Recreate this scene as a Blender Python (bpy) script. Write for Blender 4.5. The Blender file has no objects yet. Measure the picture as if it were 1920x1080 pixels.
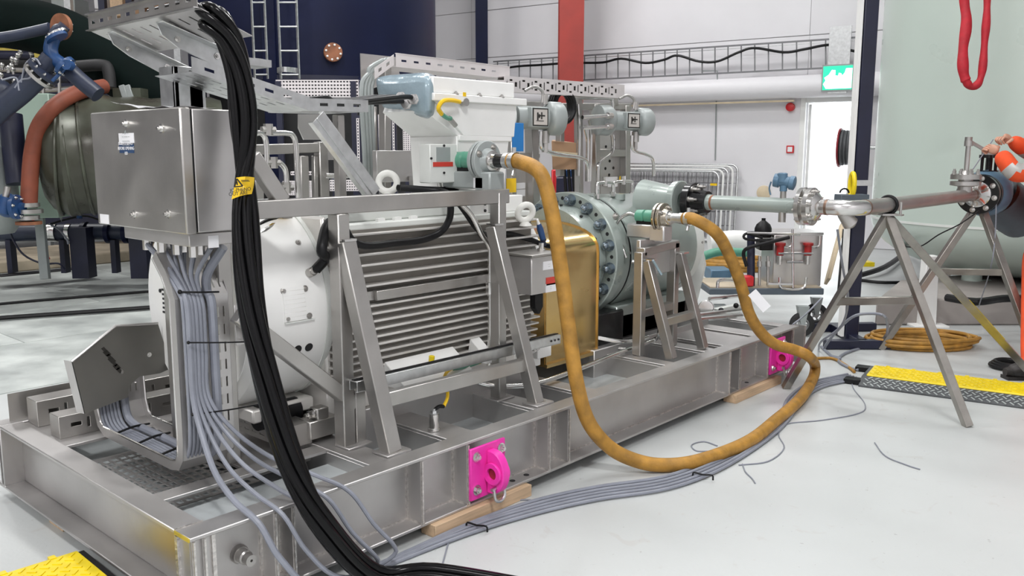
import bpy, bmesh, math, random
from mathutils import Vector as V, Matrix
random.seed(7)
S = bpy.context.scene
COL = S.collection
# ------------------------------------------------------------------ camera
F, HY, VX, H = 1620.0, 285.0, 2430.0, 1.6
PITCH = math.atan((540 - HY) / F)
YAW = math.atan((VX - 960) / math.hypot(F, 540 - HY))
FH = V((math.cos(YAW), math.sin(YAW), 0)); R = V((math.sin(YAW), -math.cos(YAW), 0))
FW = FH * math.cos(PITCH) - V((0, 0, math.sin(PITCH))); U = R.cross(FW)
CAM = V((-1.27, -2.543, H))
cd = bpy.data.cameras.new('camera'); cam = bpy.data.objects.new('camera', cd); COL.objects.link(cam)
cd.sensor_width = 36; cd.lens = F / 1920 * 36; cd.clip_end = 200; cd.clip_start = .05
cam.location = CAM; cam.rotation_euler = (math.pi / 2 - PITCH, 0, YAW - math.pi / 2)
S.camera = cam
# ------------------------------------------------------------------ world, exposure
W = bpy.data.worlds.new('world'); S.world = W; W.use_nodes = True
bg = W.node_tree.nodes['Background']; bg.inputs[0].default_value = (.93, .97, 1, 1); bg.inputs[1].default_value = 4.0
S.view_settings.view_transform = 'Standard'; S.view_settings.look = 'None'
S.view_settings.gamma = 1; S.view_settings.use_curve_mapping = False; S.view_settings.exposure = 0.0

# wall frame: the back wall runs along WD, WN points away from the camera
WP = V((9.396, 2.037, 0)) + FH * 4.0 + R * (4.0 * 553 / 1640); wa = YAW + math.radians(57.4)
WD = V((math.cos(wa), math.sin(wa), 0)); WN = V((math.sin(wa), -math.cos(wa), 0))

def lamp(name, t, d, z, sx, sy, e, col=(1, .995, .99)):
    """hall ceiling lamp; t along the back wall, d distance from it"""
    l = bpy.data.lights.new(name, 'AREA'); l.shape = 'RECTANGLE'; l.size = sx; l.size_y = sy
    l.energy = e; l.color = col
    o = bpy.data.objects.new(name, l); COL.objects.link(o)
    o.location = WP + WD * t - WN * d + V((0, 0, z)); o.rotation_euler = (0, 0, wa)
    return o
for t, d, e in [(-2.4, 3.4, 200), (3.5, 3.4, 185), (-2.0, 7.6, 100), (-2.0, 11.0, 110), (-5.5, 16.0, 390), (2.0, 7.8, 110), (2.0, 11.0, 165), (-1.0, 19.5, 320), (6.5, 14.5, 120), (8.0, 18.5, 70), (9.5, 10, 200)]:
    lamp('hall_lamp', t, d, 7.2, 2.2, .7, e)

# ------------------------------------------------------------------ pixel rays of the photograph meeting real planes
def ray(px, py): return FW + R * ((px - 960) / F) + U * ((540 - py) / F)
def oz(px, py, z): d = ray(px, py); return CAM + d * ((z - CAM.z) / d.z)
def oy(px, py, y): d = ray(px, py); return CAM + d * ((y - CAM.y) / d.y)
def ox(px, py, x): d = ray(px, py); return CAM + d * ((x - CAM.x) / d.x)
def od(px, py, dep): return CAM + ray(px, py) * dep
def ow(px, py, off=0):
    d = ray(px, py); return CAM + d * (((WP - WN * off - CAM).dot(WN)) / d.dot(WN))

# ------------------------------------------------------------------ materials
def mat(name, col, rough=.5, metal=0, var=.12, scale=6, bump=0, bscale=60, stretch=(1, 1, 1), rvar=.1, emit=0, coat=0, col2=None, spec=.5):
    m = bpy.data.materials.new(name); m.use_nodes = True
    nt = m.node_tree; N = nt.nodes; L = nt.links; b = N['Principled BSDF']
    b.inputs['Metallic'].default_value = metal; b.inputs['Roughness'].default_value = rough
    b.inputs['Specular IOR Level'].default_value = spec
    if coat: b.inputs['Coat Weight'].default_value = coat
    tc = N.new('ShaderNodeTexCoord'); mp = N.new('ShaderNodeMapping'); mp.inputs['Scale'].default_value = stretch
    L.new(tc.outputs['Object'], mp.inputs[0])
    nz = N.new('ShaderNodeTexNoise'); nz.inputs['Scale'].default_value = scale; nz.inputs['Detail'].default_value = 5
    L.new(mp.outputs[0], nz.inputs['Vector'])
    rp = N.new('ShaderNodeValToRGB'); rp.color_ramp.elements[0].position = .3; rp.color_ramp.elements[1].position = .72
    c = V(col)
    c2 = V(col2) if col2 else c * (1 - var)
    rp.color_ramp.elements[0].color = (*c2, 1); rp.color_ramp.elements[1].color = (*[min(1, k) for k in (c * (1 + var * .6))], 1)
    L.new(nz.outputs['Fac'], rp.inputs[0]); L.new(rp.outputs[0], b.inputs['Base Color'])
    if rvar:
        mr = N.new('ShaderNodeMapRange'); mr.inputs[3].default_value = max(.02, rough - rvar); mr.inputs[4].default_value = min(1, rough + rvar)
        L.new(nz.outputs['Fac'], mr.inputs[0]); L.new(mr.outputs[0], b.inputs['Roughness'])
    if bump:
        n2 = N.new('ShaderNodeTexNoise'); n2.inputs['Scale'].default_value = bscale; n2.inputs['Detail'].default_value = 4
        L.new(mp.outputs[0], n2.inputs['Vector'])
        bp = N.new('ShaderNodeBump'); bp.inputs['Strength'].default_value = bump; bp.inputs['Distance'].default_value = .01
        L.new(n2.outputs['Fac'], bp.inputs['Height']); L.new(bp.outputs[0], b.inputs['Normal'])
    if emit:
        b.inputs['Emission Color'].default_value = (*col, 1); b.inputs['Emission Strength'].default_value = emit
    return m
M = {}
M['beam'] = mat('satin_stainless_beam', (.54, .525, .515), .42, .85, .16, 3, .05, 300)
M['steel'] = mat('brushed_stainless', (.47, .455, .435), .36, .9, .14, 5, .04, 200)
M['sheet'] = mat('stainless_sheet', (.58, .565, .555), .34, .8, .12, 4, .02, 200)
M['bright'] = mat('bright_stainless', (.72, .71, .69), .2, 1, .08, 12)
M['galv'] = mat('galvanised_steel', (.62, .63, .63), .38, 1, .15, 25)
M['nut'] = mat('blue_grey_nut', (.24, .29, .33), .28, .8, .15, 30)
M['weldband'] = mat('heat_tint_weld', (.30, .20, .15), .35, .9, .3, 30)
M['bronze'] = mat('brownish_steel', (.45, .41, .34), .28, 1, .2, 20)
M['weld'] = mat('weld_bead', (.78, .75, .72), .35, 1, .3, 60, .4, 120)
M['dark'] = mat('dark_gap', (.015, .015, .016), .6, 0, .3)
M['pan'] = mat('pan_sheet', (.60, .64, .65), .35, .35, .2, 3, .05, 40)
M['white'] = mat('white_machine_paint', (.86, .86, .84), .4, 0, .04, 5, 0, rvar=.06)
M['whiteg'] = mat('white_grey_paint', (.70, .72, .69), .42, 0, .06, 5)
M['fin'] = mat('fin_grey_paint', (.70, .68, .65), .32, .35, .06, 8)
M['darksteel'] = mat('dark_grey_steel', (.20, .195, .18), .42, .6, .12, 5)
M['disp'] = mat('display_face', (.50, .47, .44), .4, 0, .05)
M['rung'] = mat('grey_rung', (.22, .22, .23), .5, .3, .1, 8)
M['pump'] = mat('pale_green_grey_paint', (.33, .38, .355), .30, .15, .08, 5, .02, 80, coat=.4)
M['inst'] = mat('instrument_grey', (.34, .37, .365), .38, .1, .06, 10)
M['gold'] = mat('gold_foil_sheet', (.80, .58, .27), .24, 1, .15, 1.5, .10, 5, (.6, .6, 3))
M['finback'] = mat('fin_gap_shade', (.25, .235, .21), .4, .3, .1, 8)  # darker backing tone: shade between the fins put into the colour
M['black'] = mat('black_rubber', (.009, .009, .010), .42, 0, .3, 20, spec=.25)
M['shiny'] = mat('shiny_black_cable', (.003, .003, .0035), .2, 0, .3, 10, rvar=.05, spec=.22)
M['blackp'] = mat('black_paint', (.012, .012, .013), .22, .1, .3, 10)
M['cable'] = mat('grey_cable', (.245, .26, .305), .42, 0, .12, 12)
M['hose'] = mat('ochre_hose', (.43, .22, .035), .55, 0, .35, 14, .2, 90)
M['pink'] = mat('pink_paint', (.86, .04, .42), .36, 0, .1, 12)
M['wood'] = mat('pine_wood', (.66, .47, .30), .65, 0, .22, 5, .05, 60, (1, 12, 12))
M['navy'] = mat('navy_paint', (.005, .008, .034), .45, 0, .25, 1.5, spec=.2)
M['navy2'] = mat('dark_navy_paint', (.010, .012, .035), .45, 0, .25, 3)
M['blue'] = mat('blue_paint', (.013, .058, .175), .38, 0, .2, 8)
M['pipeblue'] = mat('slate_blue_pipe', (.02, .028, .055), .42, 0, .25, 6)
M['steelblue'] = mat('steel_blue_paint', (.10, .19, .28), .4, .1, .2, 8)
M['redcol'] = mat('red_oxide_paint', (.33, .035, .025), .5, 0, .15, 3)
M['redvalve'] = mat('dark_red_valve', (.38, .015, .015), .4, 0, .2, 20)
M['red'] = mat('red_plastic', (.62, .02, .025), .4, 0, .15, 10)
M['maroon'] = mat('maroon_paint', (.28, .02, .03), .45, 0, .2, 10)
M['cream'] = mat('cream_vessel_paint', (.52, .60, .545), .28, 0, .04, .8, .02, 3, rvar=.03)
M['wall'] = mat('white_wall_panel', (.79, .775, .80), .45, 0, .03, 1.2, .02, 40)
M['wallg'] = mat('wall_joint', (.45, .44, .45), .6, 0, .1)
M['plate'] = mat('floor_plate', (.55, .58, .555), .38, .0, .45, 2.3, .08, 30, col2=(.34, .365, .355))
M['ledge'] = mat('stained_concrete_ledge', (.46, .39, .29), .7, 0, .4, 2.2, .1, 20)
M['plinth'] = mat('grey_plinth_concrete', (.36, .33, .31), .65, 0, .3, 1.5, .08, 20)
M['yellow'] = mat('yellow_plastic', (.86, .66, .01), .38, 0, .12, 20)
M['tagy'] = mat('yellow_tag_sheet', (.88, .56, .01), .35, 0, .1, 10)
M['brk'] = mat('yellow_streak', (.55, .42, .05), .5, .3, .3, 8)
M['ink'] = mat('black_ink', (.02, .018, .015), .6, 0, 0)
M['paper'] = mat('white_paper', (.82, .82, .84), .6, 0, .05)
M['label'] = mat('blue_label', (.02, .06, .15), .4, 0, .1)
M['lred'] = mat('red_label', (.6, .05, .035), .5, 0, .1)
M['wrap'] = mat('blue_grey_plastic_film', (.29, .38, .43), .24, .1, .12, 5, .9, 11, coat=.3)
M['green'] = mat('green_union_paint', (.10, .32, .22), .35, 0, .15, 12)
M['teal'] = mat('blue_tag', (.02, .20, .55), .5, 0, .1)
M['orange'] = mat('orange_hi_vis_cloth', (.80, .085, .018), .75, 0, .15, 12, .3, 14)
M['reflect'] = mat('silver_reflective_tape', (.50, .49, .47), .4, .2, .1, 20)
M['skin'] = mat('skin', (.60, .32, .22), .5, 0, .1, 12)
M['hair'] = mat('brown_hair', (.06, .035, .02), .6, 0, .3, 40)
M['shoe'] = mat('dark_shoe', (.03, .026, .024), .5, 0, .3, 20)
M['card'] = mat('brown_cardboard', (.44, .27, .16), .75, 0, .12, 6)
M['rust'] = mat('rusty_brown', (.30, .12, .06), .6, .2, .4, 8)
M['brownhose'] = mat('red_brown_hose', (.23, .057, .028), .6, 0, .2, 8)
M['greentank'] = mat('olive_wrapped_tank', (.085, .095, .07), .30, .2, .45, 2.0, .3, 5, col2=(.035, .03, .022))
M['ductgreen'] = mat('dark_green_duct', (.003, .008, .007), .8, 0, .3, 3, spec=.1)
M['mint'] = mat('mint_panel', (.36, .47, .39), .5, 0, .06, 3)
M['concreteyel'] = mat('yellow_paint_bg', (.42, .33, .06), .55, 0, .3, 6)
M['zinc'] = mat('white_zinc_tray', (.74, .70, .70), .45, .3, .06, 10)
M['tyre'] = mat('tyre_rubber', (.02, .02, .021), .7, 0, .3, 20)
M['bluegrey'] = mat('blue_grey_cart', (.09, .115, .14), .5, 0, .2, 8)
M['sling'] = mat('red_sling_cloth', (.48, .012, .025), .65, 0, .2, 12, .4, 30)
M['eye'] = mat('white_eye_bolt_paint', (.80, .80, .76), .45, 0, .05, 20)
M['beige'] = mat('pale_plank', (.72, .60, .42), .6, 0, .15, 5)
M['exitg'] = mat('exit_sign_green', (.02, .55, .30), .4, 0, 0, emit=1.2)
M['exitw'] = mat('exit_sign_white', (.9, 1, .95), .4, 0, 0, emit=2.6)
M['tripod'] = mat('dull_brown_steel', (.36, .34, .31), .32, .9, .2, 8)
M['greyplast'] = mat('grey_ramp_rubber', (.075, .08, .085), .5, 0, .2, 20)

def stain_mat():
    m = M['beam'].copy(); m.name = 'beam_with_yellow_spray'; nt = m.node_tree; N = nt.nodes; L = nt.links; b = N['Principled BSDF']
    src = b.inputs['Base Color'].links[0].from_socket
    tc = N.new('ShaderNodeTexCoord'); mp = N.new('ShaderNodeMapping'); mp.inputs['Location'].default_value = (0, .90, -.06); mp.inputs['Scale'].default_value = (0, 2.6, 7.5)
    L.new(tc.outputs['Object'], mp.inputs[0]); g = N.new('ShaderNodeTexGradient'); g.gradient_type = 'SPHERICAL'
    mp.inputs['Location'].default_value = (0, 2.6 * .80, 7.5 * .0)
    L.new(mp.outputs[0], g.inputs[0]); mx = N.new('ShaderNodeMix'); mx.data_type = 'RGBA'; L.new(g.outputs['Fac'], mx.inputs[0]); L.new(src, mx.inputs[6]); mx.inputs[7].default_value = (.52, .36, .03, 1)
    L.new(mx.outputs[2], b.inputs['Base Color']); return m
M['stain'] = stain_mat()
# floor: painted concrete with scuffs and reddish dirt patches
def floor_mat():
    m = bpy.data.materials.new('painted_concrete_floor'); m.use_nodes = True; nt = m.node_tree; N = nt.nodes; L = nt.links; b = N['Principled BSDF']
    tc = N.new('ShaderNodeTexCoord')
    def noise(s, d=6, dist=0):
        n = N.new('ShaderNodeTexNoise'); n.inputs['Scale'].default_value = s; n.inputs['Detail'].default_value = d; n.inputs['Distortion'].default_value = dist
        L.new(tc.outputs['Object'], n.inputs['Vector']); return n.outputs['Fac']
    def ramp(f, a, b_, ca, cb):
        r = N.new('ShaderNodeValToRGB'); r.color_ramp.elements[0].position = a; r.color_ramp.elements[1].position = b_
        r.color_ramp.elements[0].color = (*ca, 1); r.color_ramp.elements[1].color = (*cb, 1); L.new(f, r.inputs[0]); return r.outputs[0]
    base = ramp(noise(.8), .3, .7, (.50, .52, .515), (.565, .585, .58))
    def mix(f, a, c):
        x = N.new('ShaderNodeMix'); x.data_type = 'RGBA'; L.new(f, x.inputs[0]); L.new(a, x.inputs[6]); x.inputs[7].default_value = (*c, 1); return x.outputs[2]
    dirt = ramp(noise(.55, 8, .6), .60, .80, (0, 0, 0), (.55, .55, .55))
    c = mix(dirt, base, (.36, .31, .29))
    spk = ramp(noise(38, 3), .72, .76, (0, 0, 0), (.7, .7, .7))
    c = mix(spk, c, (.33, .33, .33))
    scr = ramp(noise(5, 9, 2.0), .64, .70, (0, 0, 0), (.35, .35, .35))
    c = mix(scr, c, (.45, .43, .41))
    L.new(c, b.inputs['Base Color'])
    r = N.new('ShaderNodeMapRange'); r.inputs[3].default_value = .28; r.inputs[4].default_value = .5; L.new(noise(2.5), r.inputs[0]); L.new(r.outputs[0], b.inputs['Roughness'])
    bp = N.new('ShaderNodeBump'); bp.inputs['Strength'].default_value = .06; bp.inputs['Distance'].default_value = .01; L.new(noise(60, 4), bp.inputs['Height']); L.new(bp.outputs[0], b.inputs['Normal'])
    return m
M['floor'] = floor_mat()

# ------------------------------------------------------------------ mesh builder
def frame_of(d, up=V((0, 0, 1))):
    d = d.normalized()
    if abs(d.dot(up)) > .99: up = V((1, 0, 0)) if abs(d.x) < .9 else V((0, 1, 0))
    s = d.cross(up).normalized(); return s, s.cross(d).normalized(), d
class B:
    def __init__(s): s.bm = bmesh.new()
    def face(s, vs):
        try: return s.bm.faces.new(vs)
        except ValueError: return None
    def hexa(s, p):
        v = [s.bm.verts.new(q) for q in p]
        for f in ((0, 3, 2, 1), (4, 5, 6, 7), (0, 1, 5, 4), (1, 2, 6, 5), (2, 3, 7, 6), (3, 0, 4, 7)): s.face([v[i] for i in f])
        return s
    def box(s, x0, x1, y0, y1, z0, z1):
        return s.hexa([V(q) for q in ((x0, y0, z0), (x1, y0, z0), (x1, y1, z0), (x0, y1, z0), (x0, y0, z1), (x1, y0, z1), (x1, y1, z1), (x0, y1, z1))])
    def obox(s, c, ax, ay, az):
        """box about centre c with half-vectors"""
        c, ax, ay, az = V(c), V(ax), V(ay), V(az)
        return s.hexa([c + ax * i + ay * j + az * k for i, j, k in ((-1, -1, -1), (1, -1, -1), (1, 1, -1), (-1, 1, -1), (-1, -1, 1), (1, -1, 1), (1, 1, 1), (-1, 1, 1))])
    def bar(s, p0, p1, w, h, up=V((0, 0, 1))):
        p0, p1 = V(p0), V(p1); a, b, d = frame_of(p1 - p0, V(up)); L = (p1 - p0) / 2
        return s.obox((p0 + p1) / 2, L, a * w / 2, b * h / 2)
    def ring(s, c, a, b, r, n, ph=0):
        return [s.bm.verts.new(c + a * r * math.cos(2 * math.pi * i / n + ph) + b * r * math.sin(2 * math.pi * i / n + ph)) for i in range(n)]
    def lathe(s, p0, d, prof, n=24, cap=True, ph=0):
        """prof: list of (distance along d, radius)"""
        p0, d = V(p0), V(d); a, b, d = frame_of(d)
        rs = []
        for t, r in prof: rs.append(s.ring(p0 + d * t, a, b, max(r, 1e-4), n, ph))
        for q, w in zip(rs, rs[1:]):
            for i in range(n): s.face([q[i], q[(i + 1) % n], w[(i + 1) % n], w[i]])
        if cap: s.face(list(reversed(rs[0]))); s.face(rs[-1])
        return s
    def cyl(s, p0, p1, r, n=16, r2=None, ph=0):
        p0, p1 = V(p0), V(p1); return s.lathe(p0, p1 - p0, [(0, r), ((p1 - p0).length, r if r2 is None else r2)], n, True, ph)
    def pipe(s, p0, d, ro, ri, t, n=24):
        return s.lathe(p0, d, [(0, ri), (0, ro), (t, ro), (t, ri), (0, ri)], n, False)
    def tube(s, pts, r, n=10, smooth=0, closed=False, rf=None):
        pts = [V(p) for p in pts]
        if smooth: pts = spline(pts, smooth, closed)
        m = len(pts); rs = []; up = None
        for i, p in enumerate(pts):
            if closed: t = pts[(i + 1) % m] - pts[i - 1]
            else: t = pts[min(i + 1, m - 1)] - pts[max(i - 1, 0)]
            if t.length < 1e-7: t = V((0, 0, 1))
            t.normalize()
            if up is None: a, up, _ = frame_of(t)
            a = t.cross(up)
            if a.length < 1e-5: a, up, _ = frame_of(t)
            a.normalize(); up = a.cross(t).normalized()
            rr = r if rf is None else rf(i / max(1, m - 1)) * r
            rs.append(s.ring(p, a, up, rr, n))
        for i in range(m if closed else m - 1):
            q, w = rs[i], rs[(i + 1) % m]
            for k in range(n): s.face([q[k], q[(k + 1) % n], w[(k + 1) % n], w[k]])
        if not closed: s.face(list(reversed(rs[0]))); s.face(rs[-1])
        return s
    def prism(s, pts, vec):
        pts = [V(p) for p in pts]; vec = V(vec)
        a = [s.bm.verts.new(p) for p in pts]; b = [s.bm.verts.new(p + vec) for p in pts]; n = len(pts)
        s.face(list(reversed(a))); s.face(b)
        for i in range(n): s.face([a[i], a[(i + 1) % n], b[(i + 1) % n], b[i]])
        return s
    def ball(s, c, r, sc=(1, 1, 1), n=14):
        mtx = Matrix.Translation(V(c)) @ Matrix.Diagonal((*sc, 1))
        bmesh.ops.create_uvsphere(s.bm, u_segments=n, v_segments=max(6, n // 2 + 1), radius=r, matrix=mtx); return s
    def torus(s, c, axis, R_, r, n=24, k=10, a0=0, a1=None, scb=1):
        a, b, d = frame_of(V(axis)); c = V(c)
        closed = a1 is None; a1 = 2 * math.pi if closed else a1
        m = n if closed else n + 1
        pts = [c + (a * math.cos(a0 + (a1 - a0) * i / n) + b * scb * math.sin(a0 + (a1 - a0) * i / n)) * R_ for i in range(m)]
        return s.tube(pts, r, k, closed=closed)
    def slots(s, o, u, v, L, Wd, holes, th=.002):
        """sheet with real rectangular holes; o corner, u,v unit dirs; holes (u0,u1,v0,v1)"""
        o, u, v = V(o), V(u).normalized(), V(v).normalized(); nn = u.cross(v).normalized() * th
        us = sorted({0, L, *[round(h[i], 4) for h in holes for i in (0, 1)]}); vs = sorted({0, Wd, *[round(h[i], 4) for h in holes for i in (2, 3)]})
        hs = [tuple(round(k, 4) for k in h) for h in holes]
        def solid(i, j):
            if i < 0 or j < 0 or i >= len(us) - 1 or j >= len(vs) - 1: return False
            x, y = (us[i] + us[i + 1]) / 2, (vs[j] + vs[j + 1]) / 2
            return not any(h[0] < x < h[1] and h[2] < y < h[3] for h in hs)
        cache = {}
        def vt(i, j, k):
            if (i, j, k) not in cache: cache[i, j, k] = s.bm.verts.new(o + u * us[i] + v * vs[j] + nn * k)
            return cache[i, j, k]
        for i in range(len(us) - 1):
            for j in range(len(vs) - 1):
                if not solid(i, j): continue
                s.face([vt(i, j, 1), vt(i + 1, j, 1), vt(i + 1, j + 1, 1), vt(i, j + 1, 1)])
                s.face([vt(i, j + 1, 0), vt(i + 1, j + 1, 0), vt(i + 1, j, 0), vt(i, j, 0)])
                for (di, dj, p, q) in ((-1, 0, (i, j + 1), (i, j)), (1, 0, (i + 1, j), (i + 1, j + 1)), (0, -1, (i, j), (i + 1, j)), (0, 1, (i + 1, j + 1), (i, j + 1))):
                    if not solid(i + di, j + dj): s.face([vt(*p, 0), vt(*q, 0), vt(*q, 1), vt(*p, 1)])
        return s
    def done(s, name, m, parent=None, label=None, cat=None, group=None, kind=None, bevel=0, smooth=True):
        me = bpy.data.meshes.new(name); bmesh.ops.recalc_face_normals(s.bm, faces=s.bm.faces)
        co = [v.co for v in s.bm.verts]
        c = V([(min(p[i] for p in co) + max(p[i] for p in co)) / 2 for i in range(3)]) if co else V((0, 0, 0))
        if parent is None and co: c.z = min(p[2] for p in co)
        bmesh.ops.translate(s.bm, verts=s.bm.verts, vec=-c)
        s.bm.to_mesh(me); s.bm.free()
        if smooth:
            me.polygons.foreach_set('use_smooth', [True] * len(me.polygons)); me.set_sharp_from_angle(angle=math.radians(38))
        me.materials.append(M[m] if isinstance(m, str) else m)
        o = bpy.data.objects.new(name, me); COL.objects.link(o)
        return place(o, c, parent, label, cat, group, kind, bevel)
def place(o, c, parent, label, cat, group, kind, bevel=0):
    if parent is not None: o.parent = parent; o.location = c - wloc(parent)
    else: o.location = c
    if label: o['label'] = label
    if cat: o['category'] = cat
    if group: o['group'] = group
    if kind: o['kind'] = kind
    if bevel:
        md = o.modifiers.new('edge', 'BEVEL'); md.width = bevel; md.segments = 1; md.limit_method = 'ANGLE'
    return o
def wloc(o):
    p = V(o.location)
    while o.parent: o = o.parent; p += o.location
    return p
def T(name, label, cat, loc, group=None):
    o = bpy.data.objects.new(name, None); COL.objects.link(o); o.empty_display_size = .1
    return place(o, V(loc), None, label, cat, group, None)
def spline(pts, k=6, closed=False):
    out = []; n = len(pts); rng = n if closed else n - 1
    for i in range(rng):
        p1, p2 = pts[i], pts[(i + 1) % n]
        p0 = pts[i - 1] if (i or closed) else p1 * 2 - p2
        p3 = pts[(i + 2) % n] if (closed or i + 2 < n) else p2 * 2 - p1
        for j in range(k):
            t = j / k
            out.append(.5 * ((2 * p1) + (p2 - p0) * t + (2 * p0 - 5 * p1 + 4 * p2 - p3) * t * t + (3 * p1 - p0 - 3 * p2 + p3) * t ** 3))
    if not closed: out.append(pts[-1])
    return out
def text(name, body, size, c, xd, yd, m, parent, ext=.0004):
    cu = bpy.data.curves.new(name, 'FONT'); cu.body = body; cu.size = size; cu.align_x = 'CENTER'; cu.align_y = 'CENTER'; cu.extrude = ext
    tmp = bpy.data.objects.new('tmp', cu); COL.objects.link(tmp); dg = bpy.context.evaluated_depsgraph_get(); dg.update(); me = bpy.data.meshes.new_from_object(tmp.evaluated_get(dg)); bpy.data.objects.remove(tmp)
    me.materials.clear(); me.materials.append(M[m]); o = bpy.data.objects.new(name, me); COL.objects.link(o)
    x = V(xd).normalized(); y = V(yd).normalized(); z = x.cross(y)
    o.parent = parent; o.matrix_local = Matrix.Translation(V(c) - wloc(parent)) @ Matrix((x, y, z)).transposed().to_4x4()
    return o
def bolt(b, p, d, r=.012, h=.012, n=6):
    p, d = V(p), V(d).normalized(); b.cyl(p, p + d * h * .25, r * 1.5, 12); b.cyl(p, p + d * h, r, n); b.cyl(p + d * h, p + d * h * 1.5, r * .55, 8)
def bolts_on(parent, c, d, R_, n, r=.012, h=.014, m='bright', name='bolt', ph=.2):
    a, b_, d = frame_of(V(d)); first = None
    for i in range(n):
        t = 2 * math.pi * i / n + ph
        pos = V(c) + (a * math.cos(t) + b_ * math.sin(t)) * R_
        if first is None:
            q = B(); bolt(q, pos, d, r, h); first = q.done(name, m, parent); fp = V(pos)
        else:
            o = first.copy(); COL.objects.link(o); o.location = first.location + (pos - fp)
X_, Y_, Z_ = V((1, 0, 0)), V((0, 1, 0)), V((0, 0, 1))
ZT, ZB, SL, SW = .3586, .056, 4.68, 1.85
# ================================================================== THE ROOM
def wpt(t, d, z): return WP + WD * t - WN * d + V((0, 0, z))
def wbox(b, t0, t1, d0, d1, z0, z1):
    return b.hexa([wpt(t, d, z) for t, d, z in ((t0, d0, z0), (t1, d0, z0), (t1, d1, z0), (t0, d1, z0), (t0, d0, z1), (t1, d0, z1), (t1, d1, z1), (t0, d1, z1))])
T0, T1, DD, HZ = -9.0, 24.0, 21.8, 8.6
b = B(); wbox(b, T0, T1, -7, DD, -.3, 0); floor = b.done('floor', 'floor', kind='structure')
b = B(); wbox(b, T0, T1, 0, DD, HZ, HZ + .2); b.done('ceiling', 'wall', kind='structure')
# doorway opening in the back wall
DT0, DT1, DZ = -.80, .048, 2.43
def wall_root(name): o = T(name, None, None, (0, 0, 0)); o['kind'] = 'structure'; return o
wb = B()
wbox(wb, T0, DT0, -.15, 0, 0, HZ); wbox(wb, DT1, T1, -.15, 0, 0, HZ); wbox(wb, DT0, DT1, -.15, 0, DZ, HZ)
wall_back = wb.done('wall_back', 'wallg', kind='structure')
# sandwich panels of the back wall, each proud of the joint behind it
lv = [0, .75, 2.55, 3.54, 4.49, 5.62, 6.78, 7.8, HZ]
for z0, z1 in zip(lv, lv[1:]):
    for t0, t1 in ((T0, DT0), (DT1, 7.0), (7.0, 14.0), (14.0, T1)):
        if z0 >= 2.2 and t0 == DT0: continue
        b = B(); wbox(b, t0 + .004, t1 - .004, .0, .02, z0 + .006, z1 - .006); b.done('wall_panel', 'wall', wall_back, bevel=.004)
b = B(); wbox(b, DT0, DT1, .0, .02, 2.556, 3.534); b.done('wall_panel', 'wall', wall_back, bevel=.004)
b = B(); wbox(b, DT0, DT1, .0, .02, 3.546, HZ); b.done('wall_panel', 'wall', wall_back, bevel=.004)
for nm, a in (('wall_right', (T0 - .2, T0, 0, DD)), ('wall_left', (T1, T1 + .2, 0, DD))):
    b = B(); wbox(b, *a, 0, HZ); b.done(nm, 'wall', kind='structure')
b = B(); wbox(b, T0, T1, DD, DD + .2, 0, HZ); b.done('wall_front', 'wall', kind='structure')
# door frame and open leaf outside
d1 = T('door_1', None, None, wpt((DT0 + DT1) / 2, 0, 0)); d1['kind'] = 'structure'
for nm, a in (('door_jamb', (DT1 - .0, DT1 + .09, -.02, .045, 0, DZ + .09)), ('door_jamb', (DT0 - .09, DT0, -.02, .045, 0, DZ + .09)), ('door_lintel', (DT0, DT1, -.02, .045, DZ, DZ + .09))):
    b = B(); wbox(b, *a); b.done(nm, 'white', d1, bevel=.004)
b = B(); wbox(b, DT1 - .05, DT1, -1.1, -.16, .03, DZ - .02); lf = b.done('door_leaf', 'white', d1)
b = B()
for (px, py) in ((1519, 225), (1524, 246), (1527, 240), (1530, 243), (1536, 247), (1540, 244), (1521, 256), (1548, 263), (1562, 247), (1557, 248)):
    p = ow(px, py, -.6); b.ball(p, .008, (1, 1, 1), 6)
# steel floor plates on the far side of the hall (separately laid, dark and stained)
px0 = 3.62
wf = T('floor_plating', None, None, (0, 3.7, 0)); wf['kind'] = 'structure'
ys = [3.72, 5.3, 6.9, 8.5, 10.1]
for i in range(len(ys) - 1):
    x0 = -7.0 + (i % 2) * 1.1
    while x0 < 9.5 - i * .2:
        b = B(); b.box(x0 + .006, x0 + 2.394, ys[i] + .006, ys[i + 1] - .006, .0, .006 + random.random() * .006); o = b.done('floor_plate', 'plate', wf)
        x0 += 2.4
# raised concrete ledge behind the plates, and the plinth behind the tripods
b = B(); b.box(-9, 9.0, 10.1, 11.8, 0, .16); b.done('trim_1', 'ledge', kind='structure', bevel=.02)
b = B(); p0 = oz(1640, 610, 0); p1 = oz(1990, 610, 0); b.prism([p0, p1, p1 + FH * 2.6 + R * 2, p0 + FH * 1.2 + R * .75], (0, 0, .25)); b.done('trim_2', 'plinth', kind='structure', bevel=.015)

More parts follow.
